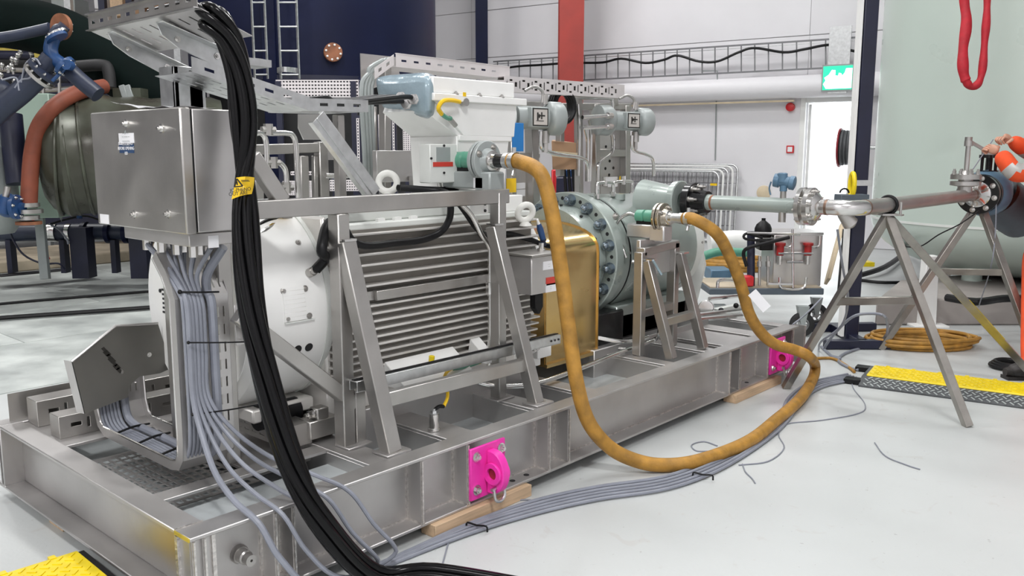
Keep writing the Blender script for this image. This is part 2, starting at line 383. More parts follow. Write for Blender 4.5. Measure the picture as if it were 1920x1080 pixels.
# ================================================================== THE SKID
skid = T('skid_frame', 'long stainless steel base frame with channel beams carrying the whole machine', 'frame', (SL / 2, SW / 2, ZB))
def channel(name, p0, p1, outw, hgt=ZT - ZB, fl=.1, zt=ZT, parent=skid, m='beam', t=.014):
    """channel on edge: flanges point along outw from the web"""
    p0, p1, o = V(p0), V(p1), V(outw); d = p1 - p0; b = B()
    for z0, z1 in ((zt - t, zt), (zt - hgt, zt - hgt + t)):
        b.prism([p0 + V((0, 0, z0)), p1 + V((0, 0, z0)), p1 - o * fl + V((0, 0, z0)), p0 - o * fl + V((0, 0, z0))], (0, 0, z1 - z0))
    b.prism([p0 - o * (fl - .012) + V((0, 0, zt - hgt + t)), p1 - o * (fl - .012) + V((0, 0, zt - hgt + t)), p1 - o * fl + V((0, 0, zt - hgt + t)), p0 - o * fl + V((0, 0, zt - hgt + t))], (0, 0, hgt - 2 * t))
    return b.done(name, m, parent, bevel=.003)
fb = channel('side_beam', (0, 0, 0), (SL, 0, 0), (0, -1, 0))
bb = channel('side_beam', (0, SW, 0), (SL, SW, 0), (0, 1, 0))
eb = channel('end_beam', (0, .1, 0), (0, SW - .1, 0), (-1, 0, 0), m='stain')
e2 = channel('end_beam', (SL, .1, 0), (SL, SW - .1, 0), (1, 0, 0))
def stiff(x, parent=fb, y0=.004, y1=.088):
    b = B(); b.box(x - .006, x + .006, y0, y1, ZB + .014, ZT - .014); s = b.done('stiffener', 'beam', parent)
    b = B(); b.bar((x - .009, y1, ZB + .016), (x - .009, y1, ZT - .016), .017, .016); b.bar((x, y0 - .006, ZB + .016), (x, y1, ZB + .016), .022, .014); b.bar((x, y0 - .003, ZB + .016), (x, y0 - .003, ZT - .016), .013, .007)
    b.done('weld_seam', 'weld', parent)
SX = [oy(p[0], p[1], 0).x for p in ((553, 1030), (792, 930), (1030, 830), (1067, 815), (1368, 705), (1388, 690), (1486, 640), (1509, 630))]
SX += [.012, .05, oy(527, 1010, .0).x - .02, oy(878, 890, 0).x, oy(1440, 680, 0).x]
for x in SX: stiff(x)
for y in (.02, 1.80):
    b = B(); b.box(.004, .088, y - .006, y + .006, ZB + .014, ZT - .014); b.done('stiffener', 'beam', eb)
    b = B(); b.bar((.086, y - .008, ZB + .016), (.086, y - .008, ZT - .016), .013, .013); b.done('weld_seam', 'weld', eb)
b = B(); b.bar((-.001, .002, ZT - .007), (-.001, .1, ZT - .007), .004, .013); b.done('yellow_mark', 'brk', fb, 'yellow chalk streak at the near corner')
b = B(); b.bar((.1, .1, ZT + .001), (.0, .1, ZT + .001), .008, .004); b.bar((.1, .088, ZB + .016), (SL - .1, .088, ZB + .016), .012, .012); b.done('weld_seam', 'weld', fb)
for x in (1.62, 1.72, 3.86, 3.98):   # drilled holes in the lower flange
    b = B(); b.cyl((x, .045, ZB + .0135), (x, .045, ZB + .0155), .014, 14); b.done('drain_hole', 'dark', fb)
# jacking bolt near the corner
q = oy(448, 1038, .085); b = B(); b.lathe((q.x, .088, q.z), -Y_, [(0, .034), (.012, .034), (.02, .03), (.02, .026), (.05, .026), (.055, .021), (.085, .021), (.085, .005), (.06, .005)], 20, True); b.done('corner_boss', 'steel', fb)
for (x0, x1) in ((.82, .95), (1.25, 1.41), (1.84, 1.96), (2.225, 2.335), (3.035, 3.13), (3.5, 3.62), (3.74, 4.08), (4.15, 4.30)):
    b = B(); b.box(x0, x1, .095, SW - .095, ZT - .016, ZT - .002); b.box(x0, x0 + .01, .1, SW - .1, .12, ZT - .016); b.box(x1 - .01, x1, .1, SW - .1, .12, ZT - .016)
    b.done('cross_member', 'beam', skid, bevel=.002)
b = B(); b.box(.1, .82, .385, .47, ZT - .02, ZT - .006); b.box(.1, .30, 1.26, 1.74, ZT - .02, ZT - .006); b.box(.55, .82, .5, 1.74, ZT - .08, ZT - .066); b.done('deck_plate', 'beam', skid, bevel=.002)
b = B(); b.box(.1, SL - .1, .1, SW - .1, .225, .23); b.done('drip_pan', 'pan', skid)
b = B(); b.box(.11, .82, .1, .385, .285, .29); b.done('bay_sheet', 'pan', skid)
hs = [(.02 + i * .036, .044 + i * .036, .02 + j * .05, .055 + j * .05) for i in range(11) for j in range(14)]
b = B(); b.slots((.12, .47, .27), X_, Y_, .43, .75, hs, .003); b.done('grating', 'sheet', skid)
for y0, y1 in ((.52, .66), (1.18, 1.32)):
    b = B(); b.box(.95, 2.35, y0, y1, .122, .43); b.box(2.9, 4.3, y0, y1, .122, .40); b.done('inner_beam', 'beam', skid, bevel=.004)
# angle channels lying along the far side of the deck (inverted trough rails)
def trough(name, x0, x1, y0, y1, z0, z1, label, grp):
    b = B(); h = [(u, u + .045, (z1 - z0) * .45, (z1 - z0) * .62) for u in [.05 + k * .14 for k in range(int((x1 - x0) / .14))]] + [(u, u + .012, (z1 - z0) * .3, (z1 - z0) * .75) for u in [.12 + k * .14 for k in range(int((x1 - x0) / .14))]]
    b.slots((x0, y0, z0), X_, Z_, x1 - x0, z1 - z0, h, .003); b.box(x0, x1, y0, y1, z1 - .003, z1); b.box(x0, x1, y1 - .003, y1, z0, z1); b.box(x0, x0 + .003, y0, y1, z0, z1)
    o = b.done(name, 'steel', None, label, 'cable trough', grp, bevel=.002); return o
trough('cable_trough', .12, 1.6, 1.62, 1.74, ZT - .005, ZT + .115, 'slotted steel trough along the far edge of the deck, taller of two', 'slotted troughs on the deck')
trough('cable_trough', .12, 1.25, 1.37, 1.47, ZT - .006, ZT + .095, 'shorter slotted steel trough on the deck, nearer to the grey cables', 'slotted troughs on the deck')
b = B(); b.slots((.06, 1.80, ZT), X_, Z_, 2.6, .13, [(u, u + .012, .045, .095) for u in [.15 + k * .17 for k in range(14)]], .003); b.done('edge_plate', 'steel', skid)

# timber bearers
for i, (x0, x1, lab) in enumerate(((oy(814, 985, 0).x - .02, oy(988, 912, 0).x, 'pine block under the skid below the nearer pink lug'), (oy(1372, 750, 0).x, oy(1457, 718, 0).x, 'pine block under the skid below the far pink lug'), (-.02, .45, 'timber bearer under the near left corner of the skid'))):
    b = B()
    if i == 2: b.box(.04, .30, 1.2, 1.35, 0, ZB)
    else: b.box(x0, x1, -.03, .06, 0, ZB)
    b.done('timber_block', 'wood', None, lab if i < 2 else 'timber bearer under the left end beam of the skid', 'timber', 'timber blocks under the skid', bevel=.002)
for x0 in (1.9, 3.2):
    b = B(); b.box(x0, x0 + .4, SW - .14, SW + .05, 0, ZB); b.done('timber_block', 'wood', None, 'timber bearer hidden under the far side beam %s' % ('near the motor' if x0 < 2 else 'near the pump'), 'timber', 'timber blocks under the skid')

# pink lifting lugs bolted to the front beam
def padeye(x0, x1, label):
    t = T('lifting_lug', label, 'lifting lug', ((x0 + x1) / 2, 0, ZB)); y = -.002; z0, z1 = .088, .325; xm = (x0 + x1) / 2 + .01; zc = .2
    b = B(); b.box(x0, x1, y - .014, y, z0, z1); b.done('base_plate', 'pink', t, bevel=.003)
    pr = [V((xm - .022, y - .014, zc + .098))]
    for k in range(13):
        a = math.pi / 2 - math.pi * k / 12; pr.append(V((xm - .022, y - .04 - .075 * math.cos(a), zc + .098 * math.sin(a))))
    pr.append(V((xm - .022, y - .014, zc - .098)))
    b = B(); b.prism(pr, (.044, 0, 0)); lg = b.done('lug', 'pink', t, bevel=.004)
    for s in (-1, 1):
        b = B(); b.pipe((xm + s * .022 - (.014 if s < 0 else 0), y - .055, zc), X_, .05, .027, .014, 24); b.done('cheek_ring', 'pink', t, bevel=.002)
    b = B(); b.cyl((xm - .0225, y - .055, zc), (xm + .0225, y - .055, zc), .027, 20); b.done('pin_hole', 'maroon', t)
    for xx in (x0 + .035, x1 - .03):
        for zz in (z0 + .045, z1 - .04):
            b = B(); bolt(b, (xx, y - .014, zz), -Y_, .016, .016); b.done('bolt', 'bright', t)
    b = B(); p = V((xm - .005, y - .07, zc - .085)); b.tube([p + V((-.03, 0, .02)), p + V((-.03, -.01, -.025)), p + V((0, -.012, -.04)), p + V((.03, -.01, -.02)), p + V((.03, 0, .025))], .007, 8, 4); b.cyl(p + V((-.045, 0, .02)), p + V((.045, 0, .025)), .008, 10); b.done('shackle', 'galv', t)
padeye(oy(878, 890, 0).x, oy(937, 865, 0).x + .02, 'bright pink lifting lug bolted to the front beam by the yellow-tagged black cables')
padeye(oy(1441, 680, 0).x, oy(1441, 680, 0).x + .22, 'bright pink lifting lug at the far end of the front beam, behind the ochre hose')
# ================================================================== ELECTRIC MOTOR
YC, ZC, MR = .92, .935, .45
motor = T('electric_motor', 'large white and grey finned electric motor lying along the steel skid', 'motor', (1.5, YC, .43))
XA, XB = .545, .915
b = B(); b.lathe((XA, YC, ZC), X_, [(0, .30), (0, MR - .035), (.035, MR), (XB - XA, MR), (XB - XA, MR - .012), (.02, MR - .05)], 64, False); cowl = b.done('fan_cowl', 'white', motor)
b = B(); b.lathe((XA - .001, YC, ZC), X_, [(0, .0), (0, MR - .03), (.004, MR - .03)], 48, False); b.done('cowl_face', 'white', cowl)
# air slots in the cowl face
b = B()
for i in range(26):
    z = ZC - .26 + i * .0205; hw = math.sqrt(max(0, .28 ** 2 - (z - ZC) ** 2))
    y = YC - hw
    while y < YC + hw - .02:
        b.box(XA - .004, XA - .001, y, y + .034, z, z + .009); y += .044
b.done('air_slot', 'dark', cowl, kind='stuff')
for (y, z) in ((1.22, .98), (1.17, .68), (1.1, 1.28), (.62, .7)):
    b = B(); b.cyl((XA - .006, y, z), (XA, y, z), .009, 10); b.done('screw', 'dark', cowl)
# access plate with four screws and a lower lip on the near flank of the cowl
def on_cowl(px, py, lift=.0):
    # ray against the cowl cylinder
    d = ray(px, py); dy, dz = d.y, d.z; ey, ez = CAM.y - YC, CAM.z - ZC; r = MR + lift
    A = dy * dy + dz * dz; Bq = 2 * (dy * ey + dz * ez); Cq = ey * ey + ez * ez - r * r
    return CAM + d * ((-Bq - math.sqrt(max(0, Bq * Bq - 4 * A * Cq))) / (2 * A))
def cowl_patch(b, x0, x1, a0, a1, r0, r1, n=8):
    for i in range(n):
        q = []
        for a in (a0 + (a1 - a0) * i / n, a0 + (a1 - a0) * (i + 1) / n):
            q.append(a)
        P = lambda x, a, r: V((x, YC - r * math.cos(a), ZC + r * math.sin(a)))
        b.hexa([P(x0, q[0], r0), P(x1, q[0], r0), P(x1, q[0], r1), P(x0, q[0], r1), P(x0, q[1], r0), P(x1, q[1], r0), P(x1, q[1], r1), P(x0, q[1], r1)])
pa, pb = on_cowl(527, 540), on_cowl(574, 598); an = lambda p: math.atan2(p.z - ZC, -(p.y - YC))
b = B(); cowl_patch(b, pa.x, pb.x, an(pb), an(pa), MR - .002, MR + .004); b.done('access_plate', 'white', cowl, bevel=.001)
pl = on_cowl(560, 601); b = B(); cowl_patch(b, pa.x - .0, pb.x + .04, an(pl) - .012, an(pl), MR - .002, MR + .008, 1); b.done('plate_lip', 'whiteg', cowl)
for (px, py) in ((531, 546), (572, 541), (539, 598), (580, 592), (559, 455)):
    p = on_cowl(px, py); nrm = V((0, p.y - YC, p.z - ZC)).normalized(); b = B(); bolt(b, p, nrm, .009, .009); b.done('screw', 'steel', cowl)
for (px, py) in ((558, 655), (579, 651)):
    p = on_cowl(px, py); nrm = V((0, p.y - YC, p.z - ZC)).normalized(); b = B(); b.cyl(p - nrm * .01, p + nrm * .002, .019, 20); b.done('drain_hole', 'dark', cowl)
# dark vent gap strips at the top of cowl
p = on_cowl(580, 512); nrm = V((0, p.y - YC, p.z - ZC)).normalized()
b = B(); b.cyl(p - nrm * .01, p + nrm * .03, .02, 14); b.cyl(p + nrm * .03, p + nrm * .05, .016, 12); b.done('cable_gland', 'steel', cowl); GL = p + nrm * .05
# finned body
FX0, FX1 = .93, 2.34
b = B(); b.lathe((FX0, YC, ZC), X_, [(0, .38), (FX1 - FX0, .38)], 40); b.done('stator_body', 'finback', motor)
b = B(); b.box(FX0 + .03, FX1 - .02, YC - .385, YC + .385, ZC - .36, ZC + .33); b.done('fin_backing', 'finback', motor)
b = B(); b.box(FX0, FX0 + .03, YC - .40, YC + .40, ZC - .37, ZC + .39); b.done('end_plate', 'fin', motor, bevel=.01)
for z in [.59, .627, .663, .699, .735, .771, .807, .843, .879, .915, 1.008, 1.055, 1.102, 1.149, 1.196, 1.238]:
    yi = YC - math.sqrt(max(.01, .375 ** 2 - (z - ZC) ** 2)); yo = YC - .445 + max(0, (abs(z - ZC) - .2)) * .22
    b = B(); b.box(FX0 + .012, FX1, yo, min(yi + .02, YC - .12), z - .005, z + .005); b.done('fin', 'fin', motor, bevel=.002)
b = B(); b.box(FX0 + .25, FX1 - .02, YC - .452, YC - .40, .938, .982); b.box(FX0, FX0 + .25, YC - .43, YC - .38, .938, .982); b.done('side_rail', 'steel', motor, bevel=.002)
b = B(); b.box(FX0 + .02, FX1, .55, 1.29, .43, .58); b.done('motor_base', 'fin', motor, bevel=.006)
# top deck: white ledge with lugs
b = B(); b.box(FX0 + .05, FX1 - .02, .53, 1.31, 1.255, 1.285); b.box(FX0 + .05, FX1 - .3, .60, 1.24, 1.285, 1.335); b.done('top_deck', 'whiteg', motor, bevel=.006)
b = B(); b.box(2.02, 2.28, .56, .62, 1.285, 1.37); b.done('rating_block', 'white', motor, bevel=.004)
for k in range(3): b = B(); b.box(1.26 + k * .1, 1.30 + k * .1, .545, .565, 1.285, 1.30); b.done('deck_lug', 'white', motor)
b = B(); b.prism([(1.86, .55, 1.28), (2.0, .55, 1.28), (2.0, .55, 1.41), (1.86, .55, 1.41)], (0, .08, 0)); b.done('bracket_plate', 'white', motor, bevel=.003)
for k in range(3): b = B(); b.cyl((1.97, .545, 1.30 + k * .035), (1.97, .55, 1.30 + k * .035), .008, 10); b.done('bracket_hole', 'dark', motor)
# slotted light rails over the deck
for i, z in enumerate((1.31, 1.345, 1.375)):
    b = B(); b.box(.95, 1.86, .72 + .05 * i, .75 + .05 * i, z, z + .014); b.done('deck_rail', 'zinc', motor, bevel=.002)
# white eye bolts (one by the sloping galvanised strut, one by the gold guard)
def eye(name, c, axis, r, t):
    b = B(); b.torus(c, axis, r, t, 28, 12); b.lathe((c[0], c[1], c[2] - r - t * 1.6), Z_, [(0, t * 1.9), (t * .8, t * 1.6), (t * 1.4, t * .9)], 16); return b.done(name, 'eye', motor)
e1 = oy(727, 342, .85); eye('lifting_eye', (e1.x, .85, e1.z), V((.75, .67, 0)), .046, .017)
e2 = oy(985, 402, .47); eye('lifting_eye', (e2.x, .47, e2.z + .01), V((.35, .9, .3)), .044, .017)
# white foot boxes low on the near flank
def wedge(px0, px1, pt, pb_, y0, y1):
    a, c = oy(px0, pb_, y1), oy(px1, pb_ - 30, y1)
    return a, c
b = B(); b.prism([(1.24, .50, .64), (1.24, .36, .545), (1.24, .36, .525), (1.24, .54, .525)], (.44, 0, 0)); fbx = b.done('foot_cover', 'white', motor, bevel=.003)
b = B()
for k in range(4): b.tube([(1.40 + k * .04, .42, .592), (1.41 + k * .04, .40, .612), (1.425 + k * .04, .415, .60)], .007, 6, 3)
b.done('heater_lead', 'steel', fbx)
b = B(); b.cyl((1.45, .41, .61), (1.45, .405, .645), .014, 8); b.done('lead_cap', 'yellow', fbx)
b = B(); b.prism([(1.80, .50, .66), (1.80, .38, .575), (1.80, .38, .545), (1.80, .52, .545)], (.07, 0, 0)); b.done('foot_rib', 'white', motor, bevel=.003)
for (x, y) in ((2.20, .48), (2.22, .42)):
    b = B(); b.box(x, x + .12, y - .02, y + .08, .44 + (.47 - y), .56); b.done('foot_lug', 'white', motor, bevel=.004)
b = B(); bolt(b, (2.2, .42, .56), V((-.3, -1, .1)), .022, .04); b.done('jack_bolt', 'steel', motor)
b = B(); b.box(.62, .93, .62, 1.2, .46, .52); b.done('rear_foot', 'fin', motor, bevel=.008)
b = B(); b.cyl((.66, .66, .47), (.86, .66, .47), .055, 18); b.done('drain_duct', 'black', motor)
# right shield of the motor before the gold guard
b = B(); b.lathe((FX1, YC, ZC), X_, [(0, .43), (.04, .43), (.06, .38), (.10, .3)], 40); b.done('drive_shield', 'white', motor)
b = B(); b.lathe((.93, YC + 0, ZC), X_, [(-.02, .455), (.012, .455)], 48); b.done('cowl_rim', 'whiteg', motor)

# ------------------------------------------------------------------ terminal box above the motor
tb = T('terminal_box', 'big cream-white terminal box with tapered underside on top of the motor', 'terminal box', (1.98, .95, 1.36))
TY0, TY1, TX0, TX1 = .62, 1.02, 1.68, 2.36
b = B(); b.box(TX0, TX1 - .08, TY0, TY1, 1.885, 1.965); lid = b.done('lid', 'white', tb, bevel=.006)
b = B(); b.box(TX0 - .01, TX1 + .0, TY0 - .02, TY1 + .02, 1.848, 1.885); b.done('lid_rim', 'white', tb, bevel=.004)
for x in (1.83, 2.0, 2.17): b = B(); bolt(b, (x, TY0 - .008, 1.885), Z_, .01, .01); b.done('screw', 'steel', lid)
b = B()
up = [V(p) for p in ((TX0 + .02, TY0 + .01, 1.85), (TX1 - .05, TY0 + .01, 1.85), (TX1 - .05, TY1, 1.85), (TX0 + .02, TY1, 1.85))]
mid = [V(p) for p in ((1.90, TY0 + .01, 1.68), (TX1 - .07, TY0 + .01, 1.68), (TX1 - .07, TY1, 1.68), (1.90, TY1, 1.68))]
b.hexa(mid + up); b.done('box_body', 'white', tb, bevel=.004)
# flat end of the body towards the cables, slanting hopper underside
ex0 = 1.28
b = B(); b.hexa([V(p) for p in ((1.90, .64, 1.66), (1.95, .64, 1.70), (1.95, 1.0, 1.70), (1.90, 1.0, 1.66), (1.66, .66, 1.80), (1.70, .64, 1.85), (1.70, 1.0, 1.85), (1.66, .98, 1.80))]); b.done('hopper_slope', 'white', tb, bevel=.004)
b = B(); b.hexa([V(p) for p in ((1.88, .66, 1.40), (2.24, .66, 1.40), (2.24, 1.0, 1.40), (1.88, 1.0, 1.40), (1.86, .64, 1.68), (2.26, .64, 1.68), (2.26, 1.0, 1.68), (1.86, 1.0, 1.68))]); b.done('neck', 'white', tb, bevel=.004)
b = B(); b.box(1.87, 2.27, .63, 1.01, 1.655, 1.685); b.done('neck_flange', 'white', tb, bevel=.004)
for (px, py) in ((867, 192),):
    p = oy(px, py, TY0 + .005); b = B(); b.cyl(p, p + V((0, -.03, 0)), .02, 12); b.done('earth_stud', 'steel', tb)
    b = B(); q = [oy(862, 191, TY0 - .03), oy(846, 188, TY0 - .05), oy(830, 190, TY0 - .07), oy(822, 203, TY0 - .06), oy(828, 214, TY0 - .04)]; b.tube(q, .011, 8, 5); el = b.done('earth_cable', 'tagy', tb, 'yellow and green earth lead')
    b = B(); b.tube([oy(828, 214, TY0 - .04), oy(838, 221, TY0 - .03), oy(845, 222, TY0 - .02)], .011, 8, 4); b.done('earth_cable', 'green', tb)
    b = B(); q = oy(849, 228, TY0 - .01); b.cyl(q + V((-.03, 0, .02)), q + V((.02, 0, -.02)), .013, 8); b.done('earth_lug', 'steel', tb)
    b = B(); q = oy(871, 177, TY0 - .021); b.obox(q, X_ * .011, Z_ * .01, Y_ * .001); b.done('earth_mark', 'tagy', tb)
# notice plate and small box under the hopper
nb = T('notice_box', 'pale box with grey plate and red warning strip under the terminal box', 'box', (1.78, .62, 1.36))
pA, pB = oy(806, 270, .6), oy(858, 342, .6)
b = B(); b.box(pA.x, pB.x, .6, .68, pB.z, pA.z); b.done('case', 'whiteg', nb, bevel=.004)
q0, q1 = oy(818, 276, .599), oy(844, 302, .599); b = B(); b.box(q0.x, q1.x, .597, .6, q1.z, q0.z); b.done('grey_plate', 'inst', nb)
q0, q1 = oy(812, 304, .599), oy(849, 312, .599); b = B(); b.box(q0.x, q1.x, .597, .6, q1.z, q0.z); b.done('red_strip', 'lred', nb)
for (px, py) in ((808, 297), (855, 297), (832, 324), (832, 273)): q = oy(px, py, .6); b = B(); b.cyl(q, q - Y_ * .006, .006, 8); b.done('screw', 'dark', nb)
# plastic film wrapped over the cable end of the terminal box
wr = B()
ln = [(697, 140, .98), (735, 136, .86), (770, 134, .76), (797, 133, .68), (812, 146, .62)]
topz = [od(px, py, 1) for px, py, _ in ln]
rows = []
random.seed(3)
def wp(px, py, y): return oy(px, py, y)
prof = [[(697, 142, 1.02), (722, 137, .95), (750, 135, .84), (775, 134, .75), (797, 131, .67), (808, 139, .645), (816, 150, .63)],
        [(699, 158, 1.0), (722, 156, .90), (750, 154, .79), (775, 154, .70), (798, 152, .62), (809, 158, .605), (816, 166, .62)],
        [(703, 180, 1.0), (724, 182, .91), (750, 184, .80), (776, 183, .71), (800, 184, .62), (809, 186, .61), (815, 190, .62)],
        [(712, 200, 1.02), (728, 206, .93), (752, 208, .84), (777, 205, .72), (800, 208, .63), (808, 208, .61), (813, 209, .625)],
        [(730, 214, 1.05), (740, 216, .98), (758, 219, .9), (778, 220, .76), (797, 224, .67), (805, 222, .65), (811, 219, .64)]]
vv = [[wr.bm.verts.new(wp(*p) + V((random.uniform(-.006, .006),) * 3)) for p in row] for row in prof]
for i in range(len(vv) - 1):
    for j in range(len(vv[0]) - 1): wr.face([vv[i][j], vv[i][j + 1], vv[i + 1][j + 1], vv[i + 1][j]])
bk = [[wr.bm.verts.new(v.co + V((.16, .12, 0))) for v in row] for row in vv]
for row, rk in ((vv[0], bk[0]), (vv[-1], bk[-1])):
    for j in range(len(row) - 1): wr.face([row[j], row[j + 1], rk[j + 1], rk[j]])
for j in (0, -1):
    for i in range(len(vv) - 1): wr.face([vv[i][j], vv[i + 1][j], bk[i + 1][j], bk[i][j]])
bmesh.ops.recalc_face_normals(wr.bm, faces=wr.bm.faces)
w = wr.done('plastic_film', 'wrap', None, 'blue-grey plastic film wrapped round the cable end of the terminal box', 'plastic film')
md = w.modifiers.new('soft', 'SUBSURF'); md.levels = 2; md.render_levels = 2
# black power cables from the tray to the terminal box
for k in range(6):
    y0 = .47 + .05 * k; a = V((.80, y0, 1.80)); e = oy(776 - k * 11, 183 + (k % 2) * 8, .70 + .05 * k)
    pts = [a, a + V((.14, 0, .02)), oy(640, 194 - k * 1.2, y0 + .05) , e + V((-.12, -.03, -.004)), e]
    b = B(); b.tube(pts, .012, 8, 6); b.done('power_cable', 'black', None, 'thick black power cable into the film-wrapped terminal box, %s of six from the near side' % ('first', 'second', 'third', 'fourth', 'fifth', 'sixth')[k], 'cable', 'power cables into the terminal box')
for k, (px, py) in enumerate(((776, 186), (762, 195), (752, 182))):
    e = oy(px, py, .70 + .04 * k); b = B(); b.cyl(e - V((.02, .01, 0)), e + V((.05, .03, 0)), .022, 6); b.cyl(e + V((.0, 0, 0)), e + V((.015, .01, 0)), .028, 6); b.done('cable_gland', 'bright', tb)

# ================================================================== GOLD GUARD
G0, G1 = 2.46, 2.97
gd = T('coupling_guard', 'shiny gold sheet coupling guard between motor and pump', 'guard', (2.7, YC, .37))
prof = [V((G0, .55, .375)), V((G0, .55, 1.0))]
for k in range(1, 16):
    a = math.pi - math.pi * k / 16; prof.append(V((G0, YC + .37 * math.cos(a), 1.0 + .165 * math.sin(a) ** .8)))
prof += [V((G0, 1.29, 1.0)), V((G0, 1.29, .375))]
b = B(); vs = [[b.bm.verts.new(p + V((x - G0, 0, 0))) for p in prof] for x in (G0, (G0 + G1) / 2, G1)]
for q, w_ in zip(vs, vs[1:]):
    for i in range(len(q) - 1): b.face([q[i], q[i + 1], w_[i + 1], w_[i]])
for q in (vs[0], vs[-1]): b.face(q)
b.done('guard_shell', 'gold', gd)
b = B()
for x in (G0, G1 - .012):
    for p, q in zip(prof, prof[1:]): b.bar(V((x + .006, p.y, p.z)) + V((0, -.002 if p.y < YC else .002, .002)), V((x + .006, q.y, q.z)) + V((0, -.002 if q.y < YC else .002, .002)), .014, .006, X_)
b.done('guard_edge', 'gold', gd)
b = B(); b.box(G0, G1, .53, .55, .372, .392); b.done('guard_foot', 'gold', gd)

# ================================================================== PUMP CASING
pump = T('pump_casing', 'pale green-grey cylindrical pump casing with a ring of big studs', 'pump', (3.6, YC, .4))
PX = 3.16
b = B(); b.lathe((2.97, YC, ZC), X_, [(0, .315), (.05, .33), (.13, .33), (.13, .30), (PX - 2.97, .30)], 56); b.done('seal_ring', 'pump', pump)
b = B(); b.lathe((PX - .055, YC, ZC), X_, [(0, .25), (0, .405), (.006, .412), (.075, .412), (.081, .405), (.081, .25)], 64, False); ff = b.done('casing_flange', 'pump', pump)
b = B(); b.lathe((PX + .026, YC, ZC), X_, [(0, .30), (0, .385), (.10, .385), (.105, .38), (.115, .38), (.12, .392), (.22, .395), (.24, .385), (.74, .375), (1.0, .36), (1.02, .33)], 64); body = b.done('casing_barrel', 'pump', pump)
b = B(); b.lathe((PX + .128, YC, ZC), X_, [(0, .386), (.012, .386)], 64); b.done('split_line', 'black', body)
b = B(); b.lathe((4.16, YC, ZC), X_, [(0, .30), (0, .365), (.05, .375), (.09, .372), (.12, .33)], 56); ef = b.done('end_cover', 'whiteg', pump)
NS = 16
for i in range(NS):
    a = 2 * math.pi * (i + .35) / NS; u = V((0, math.cos(a), math.sin(a))); c = V((PX - .055, YC, ZC)) + u * .365
    b = B(); b.cyl(c, c - X_ * .045, .031, 6); b.lathe(c - X_ * .045, -X_, [(0, .021), (.012, .02), (.02, .012), (.022, .002)], 12); b.cyl(c - X_ * .003, c + X_ * .001, .038, 16); b.done('stud_nut', 'nut', ff)
    a += math.pi / NS; u = V((0, math.cos(a), math.sin(a))); c = V((PX - .0565, YC, ZC)) + u * .372
    b = B(); b.cyl(c, c + X_ * .004, .012, 12); b.done('tapped_hole', 'dark', ff)
for i in range(12):
    a = 2 * math.pi * (i + .2) / 12; u = V((0, math.cos(a), math.sin(a))); c = V((3.02 + .0, YC, ZC)) + u * .322
    b = B(); b.cyl(c, c + u * .018, .01, 8); b.done('cap_screw', 'dark', pump)
for i, (px, py) in enumerate(((1154, 406), (1176, 475), (1312, 455), (1185, 505))):
    p = oy(px, py, .56 if i < 2 else .57); b = B(); bolt(b, p, V((-.3, -1, .2)), .016, .02); b.done('plug', 'steel', body)
b = B(); q = oy(1185, 490, .53); b.cyl(q, q + V((.03, -.05, -.02)), .012, 8); b.done('drain_nipple', 'galv', body)
b = B(); b.box(3.25, 4.1, .60, 1.24, .40, .62); b.done('casing_foot', 'pump', pump, bevel=.01)
b = B(); b.box(3.0, 3.3, .58, 1.26, .36, .60); b.box(3.0, 4.2, .60, .64, .36, .56); b.done('pedestal', 'blackp', pump, bevel=.01)
b = B(); b.prism([(4.20, YC - .36, .95), (4.24, YC - .38, .80), (4.24, YC - .30, .44), (4.2, YC - .2, .42)], (.03, 0, 0)); b.done('end_bracket', 'whiteg', pump)
# discharge nozzle, black flange and the pipe run
PXN, PZ, PY = 3.69, 1.283, -.72
b = B(); b.lathe((PXN, .70, PZ - .01), V((0, -1, .03)), [(0, .145), (.10, .125), (.20, .105), (.235, .105), (.245, .132), (.285, .134), (.29, .128), (.29, .06)], 44, False); noz = b.done('discharge_nozzle', 'pump', pump)
b = B(); b.cyl((3.52, .80, 1.285), (3.52, .80, 1.325), .05, 20); b.done('boss', 'pump', body)
lp = oy(1203, 371, .75); b = B(); b.obox(lp, X_ * .02, V((0, .01, .012)), V((0, .001, -.001))); b.done('yellow_mark', 'tagy', body)
for pts in ([(3.28, .80, 1.30), (3.28, .80, 1.37), (3.30, .80, 1.40), (3.44, .80, 1.40), (3.46, .80, 1.37), (3.46, .80, 1.31)], [(3.78, 1.02, 1.28), (3.78, 1.02, 1.36), (3.80, 1.02, 1.39), (3.99, 1.02, 1.39), (4.01, 1.02, 1.36), (4.01, 1.02, 1.28)]):
    b = B(); b.tube(pts, .011, 10, 4); b.cyl(pts[0], V(pts[0]) + Z_ * .03, .02, 8); b.cyl(V(pts[-1]), V(pts[-1]) + Z_ * .03, .02, 8); m_ = (V(pts[2]) + V(pts[3])) / 2; b.cyl(m_ - Z_ * .02, m_ + Z_ * .04, .017, 8); b.done('balance_tube', 'bright', pump)

def flange(b, c, d, r, t, hub=None, hl=.05):
    c, d = V(c), V(d).normalized(); b.lathe(c, d, [(0, r * .3), (0, r - .003), (.003, r), (t - .003, r), (t, r - .003), (t, r * .3)], 36, False)
    if hub: b.lathe(c + d * t, d, [(0, hub * 1.25), (hl, hub)], 28)
dp = T('discharge_pipe', 'stainless discharge pipe elbowing from the black pump flange over the tripods', 'pipe', (PXN, -.1, 1.24))
yf = .36
b = B(); flange(b, (PXN, yf, PZ), -Y_, .122, .05, .07, .09); b.done('black_flange', 'blackp', dp, 'glossy black weld neck flange')
bolts_on(dp, (PXN, yf - .05, PZ), -Y_, .097, 8, .013, .04, 'steel')
b = B(); b.lathe((PXN, yf - .13, PZ), -Y_, [(0, .052), (.03, .05), (.04, .046), (.045, .0455), (.68, .0455)], 28); b.done('pipe_spool', 'pump', dp, 'green-grey stained spool')
